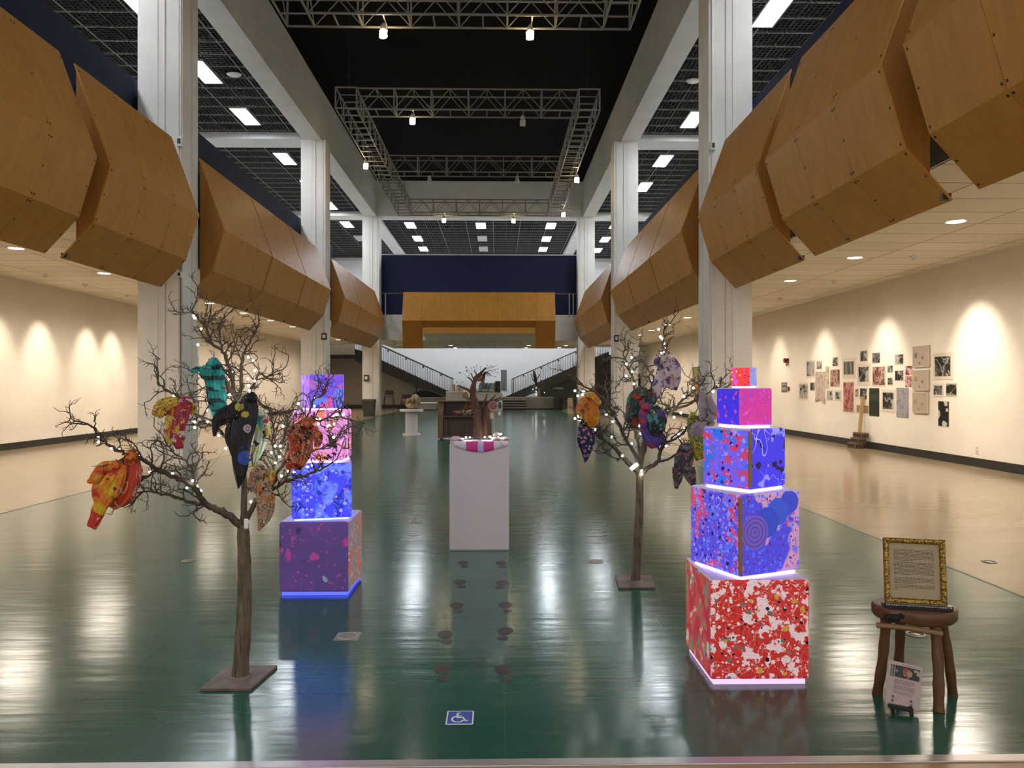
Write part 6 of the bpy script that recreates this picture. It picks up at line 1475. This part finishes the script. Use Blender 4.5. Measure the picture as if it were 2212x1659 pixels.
def art(box, lab, m, border=0.03, thick=0.006, nm='art_print', paper=None, cat='print', extra=None):
    x0, y0, x1, y1 = box
    pa = at_x(x0, (y0 + y1) / 2, XR); pb = at_x(x1, (y0 + y1) / 2, XR); px = (x0 + x1) / 2
    zt = at_x(px, y0, XR).z; zb = at_x(px, y1, XR).z; ya, yb = pa.y, pb.y       # ya farther
    c = Vector((XR, (ya + yb) / 2, (zt + zb) / 2)); t = thing(nm, lab, cat, c, 'prints pinned to the right gallery wall' if cat == 'print' else None)
    mb = MB(); mb.box(XR - thick, XR - 0.001, yb, ya, zb, zt); mb.build('sheet' if thick < 0.02 else 'canvas', [paper or M_paper], t)
    if m:
        b_ = border; mb = MB(); mb.box(XR - thick - 0.001, XR - thick + 0.0005, yb + b_, ya - b_, zb + b_, zt - b_); mb.build('image', [m], t)
    if extra: extra(t, ya, yb, zt, zb, XR - thick)
    return t
art(A1((190, 330, 360, 665)), 'white print with a dark bottle shape, uppermost at the far end of the print wall', bw(101, 4.5, 0.42), 0.05)
art(A1((385, 335, 490, 515)), 'small grey print above the crumpled pink paper', bw(102, 6))
art(A1((55, 755, 230, 1085)), 'black and white print nearest the fire alarm, farthest along the print wall', bw(103, 4, 0.46), 0.05)
art(A1((262, 738, 360, 918)), 'small dark blue grey print left of the crumpled pink paper', bw(104, 6, 0.6))
def torn(t, ya, yb, zt, zb, x):
    mb = MB(); h = 0.14
    mb.prism([(yb, zb), (yb + (ya - yb) * 0.5, zb - 0.01), (yb, zb - h)], lambda u, v, k: (XR - 0.03 + 0.028 * k, u, v)); mb.prism([(ya, zb), (yb + (ya - yb) * 0.5, zb - 0.01), (ya, zb - h * 0.6)], lambda u, v, k: (XR - 0.03 + 0.028 * k, u, v)); mb.build('torn_edge', [mat('pink_tissue', (0.46, 0.36, 0.31), 0.8)], t)
art(A1((370, 548, 548, 1060)), 'crumpled pinkish paper sheet with a torn bottom edge', paint('crumpled_tissue', (0.50, 0.40, 0.35), [('blob', (0.40, 0.29, 0.25), 9, 0.5, 0.08), ('line', (0.33, 0.24, 0.21), 6, 0.03, 1)], 0.8, 0, 105), 0.0, 0.012, extra=torn)
gp = paint('leafy_print', (0.46, 0.42, 0.28), [('blob', (0.17, 0.18, 0.07), 7, 0.52, 0.04)], 0.7, 0, 106)
art(A1((555, 455, 620, 655)), 'narrow green leaf print, upper of the pair', gp, 0.0); art(A1((560, 665, 622, 872)), 'narrow green leaf print, lower of the pair', gp, 0.0)
art(A1((682, 262, 800, 460)), 'small black and white street print above the left pink carved print', bw(107, 6))
art(A1((640, 498, 828, 840)), 'pink carved print with four dark eyes, farther one', pinkface(108, PR, IK), 0.02)
art(A1((870, 290, 1120, 670)), 'grey print of vertical curtain stripes on a wide white sheet', paint('curtain_stripes', (0.09, 0.09, 0.075), [('band', (0.22, 0.21, 0.17), 4, 1, 0.1), ('band', (0.36, 0.34, 0.28), 1.2, 1, 0.8)], 0.6, 0, 109), 0.09)
art(A1((575, 890, 695, 1095)), 'grey landscape print under the green leaf prints', bw(110, 5, 0.42), 0.03); art(A1((722, 890, 850, 1105)), 'grey figure print under the left pink carved print', bw(111, 5, 0.45), 0.05)
art(A1((888, 735, 1092, 1320)), 'long red carved print with rows of eyes', pinkface(112, (0.50, 0.25, 0.22), (0.34, 0.06, 0.05)), 0.02)
art(A1((1110, 865, 1180, 1030)), 'small red oval print beside the long red carved print', pinkface(113, (0.52, 0.40, 0.36), (0.26, 0.04, 0.05)), 0.02)
art(A1((1205, 140, 1352, 370)), 'black and white print of a pale gown, highest on the print wall', bw(114, 4, 0.5), 0.03)
art(A1((1150, 395, 1400, 805)), 'large black and white print of hands on wide white paper', bw(115, 3.5, 0.5), 0.08)
art(A1((1432, 180, 1588, 400)), 'dark landscape print to the right of the pale gown print', bw(116, 3.5, 0.6), 0.02)
art(A1((1435, 435, 1690, 830)), 'pink carved print with four dark eyes, nearer one', pinkface(117, PR, IK), 0.03)
art(A1((1200, 850, 1340, 1080)), 'curling grey print above the brown tape', bw(118, 4, 0.45), 0.02)
art(A1((1380, 860, 1570, 1385)), 'tall dark green panel print', paint('green_door_print', (0.018, 0.028, 0.018), [('band', (0.035, 0.05, 0.033), 2.2, 2, 0.6), ('line', (0.07, 0.08, 0.06), 3, 0.01, 1)], 0.5, 0, 119), 0.0)
art(A1((1145, 1185, 1365, 1320)), 'strip of brown packing paper behind the wooden pole', None, 0, 0.01, 'hanging_paper_strip', mat('brown_paper', (0.34, 0.21, 0.09), 0.7), 'paper')
art(B1((295, 465, 388, 595)), 'tiny grey landscape print, upper of the tiny pair', bw(120, 6), 0.01); art(B1((295, 670, 390, 810)), 'tiny grey landscape print, lower of the tiny pair', bw(121, 6), 0.02)
art(B1((418, 270, 572, 462)), 'grey print of two vehicles, upper right of the print cluster', bw(122, 4), 0.02); art(B1((420, 545, 575, 740)), 'grey green landscape print below the two vehicles', bw(123, 4), 0.02)
art(B1((605, 475, 718, 632)), 'small red and white print beside the canvases, upper one', pinkface(124, (0.58, 0.42, 0.38), (0.32, 0.03, 0.05)), 0.0); art(B1((600, 655, 720, 835)), 'small red and white print beside the canvases, lower one', pinkface(125, (0.58, 0.42, 0.38), (0.26, 0.03, 0.05)), 0.0)
art(B1((190, 880, 430, 1265)), 'black print with pale slanted blocks on a white sheet', bw(126, 3.2, 0.53, (0.01, 0.01, 0.01), (0.45, 0.43, 0.36)), 0.07)
art(B1((450, 850, 658, 1360)), 'tall pale grey rubbing on paper', paint('grey_rubbing', (0.33, 0.32, 0.34), [('blob', (0.24, 0.235, 0.26), 5, 0.5, 0.1), ('line', (0.15, 0.15, 0.17), 3, 0.015, 1)], 0.7, 0, 127), 0.0)
def petals(cols):
    def f(t, ya, yb, zt, zb, x):
        W = ya - yb; H = zt - zb
        mb = MB(); e = 0.012
        for a, b_, c_, d in ((yb, ya, zt - e, zt), (yb, ya, zb, zb + e), (yb, yb + e, zb, zt), (ya - e, ya, zb, zt)): mb.box(x - 0.006, x, a, b_, c_, d)
        mb.build('edge', [mat('pale_canvas_edge', (0.70, 0.62, 0.52), 0.6)], t)
        for i, (u, v, rx, ry, ang) in enumerate(((0.20, 0.55, 0.10, 0.13, 0.5), (0.62, 0.42, 0.075, 0.08, -0.4), (0.42, 0.18, 0.05, 0.05, 0.1))):
            cy_, cz_ = ya - W * u, zb + H * v; mb = MB(); vs = []
            for k in range(20):
                a = 2 * PI * k / 20; p, q_ = rx * W * math.cos(a), ry * H * math.sin(a); vs.append((x - 0.0015, cy_ + p * math.cos(ang) - q_ * math.sin(ang), cz_ + p * math.sin(ang) + q_ * math.cos(ang)))
            mb.add(vs, [list(range(20))]); mb.build('petal_mark', [mat('petal_ink', cols[i], 0.6)], t)
    return f
for bx_, lab, cols in (((748, 130, 1025, 495), 'pale canvas with grey petal marks, topmost of three', ((0.2, 0.17, 0.17), (0.2, 0.15, 0.12), (0.18, 0.13, 0.09))), ((748, 545, 1018, 895), 'pale canvas with green petal marks, middle of three', ((0.3, 0.3, 0.08), (0.24, 0.2, 0.12), (0.22, 0.16, 0.1))), ((745, 930, 1005, 1280), 'pale canvas with pinkish petal marks, lowest of three', ((0.36, 0.25, 0.19), (0.36, 0.26, 0.18), (0.32, 0.2, 0.15)))):
    art(B1(bx_), lab, None, 0, 0.03, 'canvas_picture', mat('linen_canvas', (0.46, 0.38, 0.30), 0.8), 'canvas', petals(cols))
art(B1((1070, 255, 1410, 715)), 'large dark print of a hooded figure on white paper', bw(131, 2.6, 0.52, (0.015, 0.016, 0.016), (0.26, 0.25, 0.2)), 0.07)
art(B1((1070, 780, 1250, 1005)), 'square dark print below the hooded figure', bw(132, 3.4, 0.5, (0.015, 0.016, 0.016), (0.2, 0.19, 0.15)), 0.04)
art(B1((1290, 765, 1485, 1000)), 'square dark print with fanning pale rays', paint('ray_print', (0.012, 0.013, 0.012), [('band', (0.24, 0.24, 0.18), 4, 2, 0.5), ('line', (0.4, 0.4, 0.25), 3, 0.02, 0.5)], 0.6, 0, 133), 0.02)
art(B1((1160, 1075, 1350, 1515)), 'tall black print with white leaf shapes, lowest at the near end', paint('leaf_cut_print', (0.008, 0.009, 0.01), [('splat', (0.55, 0.5, 0.43), 5.5, 0.46, 0.95)], 0.6, 0, 134), 0.01)
# notice, alarm, pull station, socket
art((1688.5, 826, 1700.5, 847), 'small grey notice beside the red pull station', paint('notice', (0.33, 0.29, 0.23), [('band', (0.10, 0.09, 0.08), 6, 2, 0.3)], 0.6, 0, 135), 0.04, 0.01, 'notice_sign', mat('notice_edge', (0.14, 0.12, 0.1), 0.5), 'notice')
M_red = mat('alarm_red', (0.16, 0.02, 0.015), 0.4)
p = at_x(1702, 782, XR); t = thing('mounted_fire_alarm', 'dark red fire alarm horn on the right wall left of the prints', 'alarm', p); mb = MB(); mb.box(XR - 0.06, XR - 0.001, p.y - 0.09, p.y + 0.09, p.z - 0.03, p.z + 0.11); mb.build('housing', [M_red], t, bevel=0.01); mb = MB(); mb.lathe([(0.07, -0.12), (0.08, -0.10), (0.03, -0.05)], (XR, p.y, p.z + 0.05), 16, axis='x'); mb.build('horn', [M_red], t); mb = MB(); mb.ball((XR - 0.05, p.y - 0.02, p.z - 0.08), 0.035, 10, 8); mb.build('strobe', [mat('strobe_lens', (0.4, 0.2, 0.15), 0.3)], t)
p = at_x(1704.5, 839.5, XR); t = thing('alarm_switch', 'small red pull station on the right wall beside the notice', 'alarm switch', p); mb = MB(); mb.box(XR - 0.04, XR - 0.001, p.y - 0.05, p.y + 0.05, p.z - 0.06, p.z + 0.06); mb.build('case', [M_red], t, bevel=0.006); mb = MB(); mb.box(XR - 0.05, XR - 0.04, p.y - 0.03, p.y + 0.03, p.z - 0.02, p.z + 0.0); mb.build('handle', [M_whitep], t)
p = at_x(2111, 971, XR); t = thing('wall_socket', 'white power outlet low on the right wall near the frame edge', 'outlet', p); mb = MB(); mb.box(XR - 0.012, XR - 0.001, p.y - 0.045, p.y + 0.045, p.z - 0.07, p.z + 0.07); mb.build('plate', [M_whitep], t, bevel=0.004); mb = MB()
for dz in (-0.03, 0.03): mb.box(XR - 0.015, XR - 0.012, p.y - 0.02, p.y + 0.02, p.z + dz - 0.018, p.z + dz + 0.018)
mb.build('receptacle', [mat('socket_ivory', (0.5, 0.44, 0.36), 0.4)], t)
# pole on wooden blocks
c = at_z(1856, 968); c.x = XR - 0.24; t = thing('leaning_pole', 'pale wooden pole leaning on the right wall above the brown blocks', 'pole', (c.x, c.y, 0.3)); hi = at_x(1864, 857, XR - 0.05)
mb = MB(); mb.bar((c.x + 0.06, c.y + 0.02, 0.375), (XR - 0.05, hi.y, hi.z), 0.075, 0.045, Vector((0, 1, 0))); mb.build('pole', [wood('pale_pine', (0.42, 0.29, 0.13), (0.52, 0.37, 0.19), 2, 1)], t)
M_blk = wood('stamped_block', (0.11, 0.065, 0.035), (0.17, 0.105, 0.06), 1, 2)
for k, (z0, z1, dx, lab) in enumerate(((0.0, 0.13, -0.06, 'lowest of the stacked brown wooden blocks by the right wall'), (0.131, 0.25, 0.02, 'middle of the stacked brown wooden blocks by the right wall'), (0.251, 0.372, 0.08, 'topmost of the stacked brown wooden blocks by the right wall'))):
    t = thing('wooden_block', lab, 'block', (c.x + dx, c.y, z0), 'stacked wooden blocks'); mb = MB(); mb.box(c.x + dx - 0.10, c.x + dx + 0.10, c.y - 0.2, c.y + 0.2, z0, z1); mb.build('block', [M_blk], t, bevel=0.012)
    mb = MB()
    for q_ in range(6): mb.box(c.x + dx - 0.105, c.x + dx - 0.1, c.y - 0.16 + q_ * 0.055, c.y - 0.13 + q_ * 0.055, z0 + 0.035, z1 - 0.035)
    for q_ in range(3): mb.box(c.x + dx - 0.07 + q_ * 0.055, c.x + dx - 0.04 + q_ * 0.055, c.y - 0.205, c.y - 0.2, z0 + 0.035, z1 - 0.035)
    mb.build('stamped_lettering', [mat('burnt_mark', (0.02, 0.012, 0.008), 0.7)], t)
# two paintings at the far end of the right wall
for (x0, y0, x1, y1), lab, base, cols in (((1497, 793, 1510, 821), 'yellow and grey painting far down the right wall, upper one', (0.30, 0.24, 0.05), ((0.10, 0.11, 0.09), (0.45, 0.38, 0.05))), ((1497, 824, 1510, 853), 'orange and brown painting far down the right wall, lower one', (0.36, 0.15, 0.03), ((0.08, 0.07, 0.04), (0.45, 0.28, 0.05)))):
    art((x0, y0, x1, y1), lab, paint('far_painting', base, [('blob', cols[0], 2.5, 0.52, 0.05), ('blob', cols[1], 3, 0.58, 0.05)], 0.6, 0, 140 + y0), 0.03, 0.03, 'picture', mat('dark_canvas_edge', (0.06, 0.04, 0.03), 0.6), 'painting')
# ---- small boxes and conduits on the columns
def cbox(px, py, w, h, Y, m, lab, nm='wall_box', cat='wall box', cable=None):
    p = at_y(px, py, Y); k = Y / F; t = thing(nm, lab, cat, p); mb = MB(); mb.box(p.x - w * k / 2, p.x + w * k / 2, Y - 0.09, Y, p.z - h * k / 2, p.z + h * k / 2); mb.build('case', [m], t, bevel=0.006)
    mb = MB(); mb.box(p.x - w * k * 0.3, p.x + w * k * 0.3, Y - 0.096, Y - 0.09, p.z - h * k * 0.25, p.z + h * k * 0.25); mb.build('front_plate', [M_blackp if m is M_whitep else M_whitep], t)
    if cable: 
        mb = MB(); mb.tube([(p.x, Y - 0.012, p.z + cable[0]), (p.x, Y - 0.012, p.z + cable[1])], 0.013, 6); mb.build('conduit', [M_white], t)
cbox(391, 308, 11, 22, 13.9 - 0.001, M_whitep, 'white electrical box with conduit high on the near left column', cable=(-5, 4))
cbox(391, 594, 9, 13, 13.9 - 0.001, M_whitep, 'small box with dark front on the near left column below the balcony', cable=(-2.6, 0.8))
cbox(1538, 317, 10, 20, 13.9 - 0.001, M_whitep, 'white electrical box with conduit high on the near right column', cable=(-5, 4))
cbox(701, 727, 11, 14, 25.3 - 0.001, M_dark, 'dark speaker box on the middle left column', 'column_speaker', 'speaker')
cbox(1331, 731, 10, 14, 25.3 - 0.001, M_dark, 'dark speaker box on the middle right column', 'column_speaker', 'speaker')
cbox(791.5, 816.5, 10, 13, 36.7 - 0.001, M_dark, 'black square plate on the far left column above the bin', 'wall_plate', 'plate')
t = thing('mounted_plate', 'tiny dark plate on the middle right column beside the speaker box', 'plate', at_y(1343, 735, 25.3)); p = at_y(1343, 735, 25.3); mb = MB(); mb.box(p.x - 0.05, p.x + 0.05, 25.27, 25.299, p.z - 0.02, p.z + 0.02); mb.build('plate', [M_dark], t)
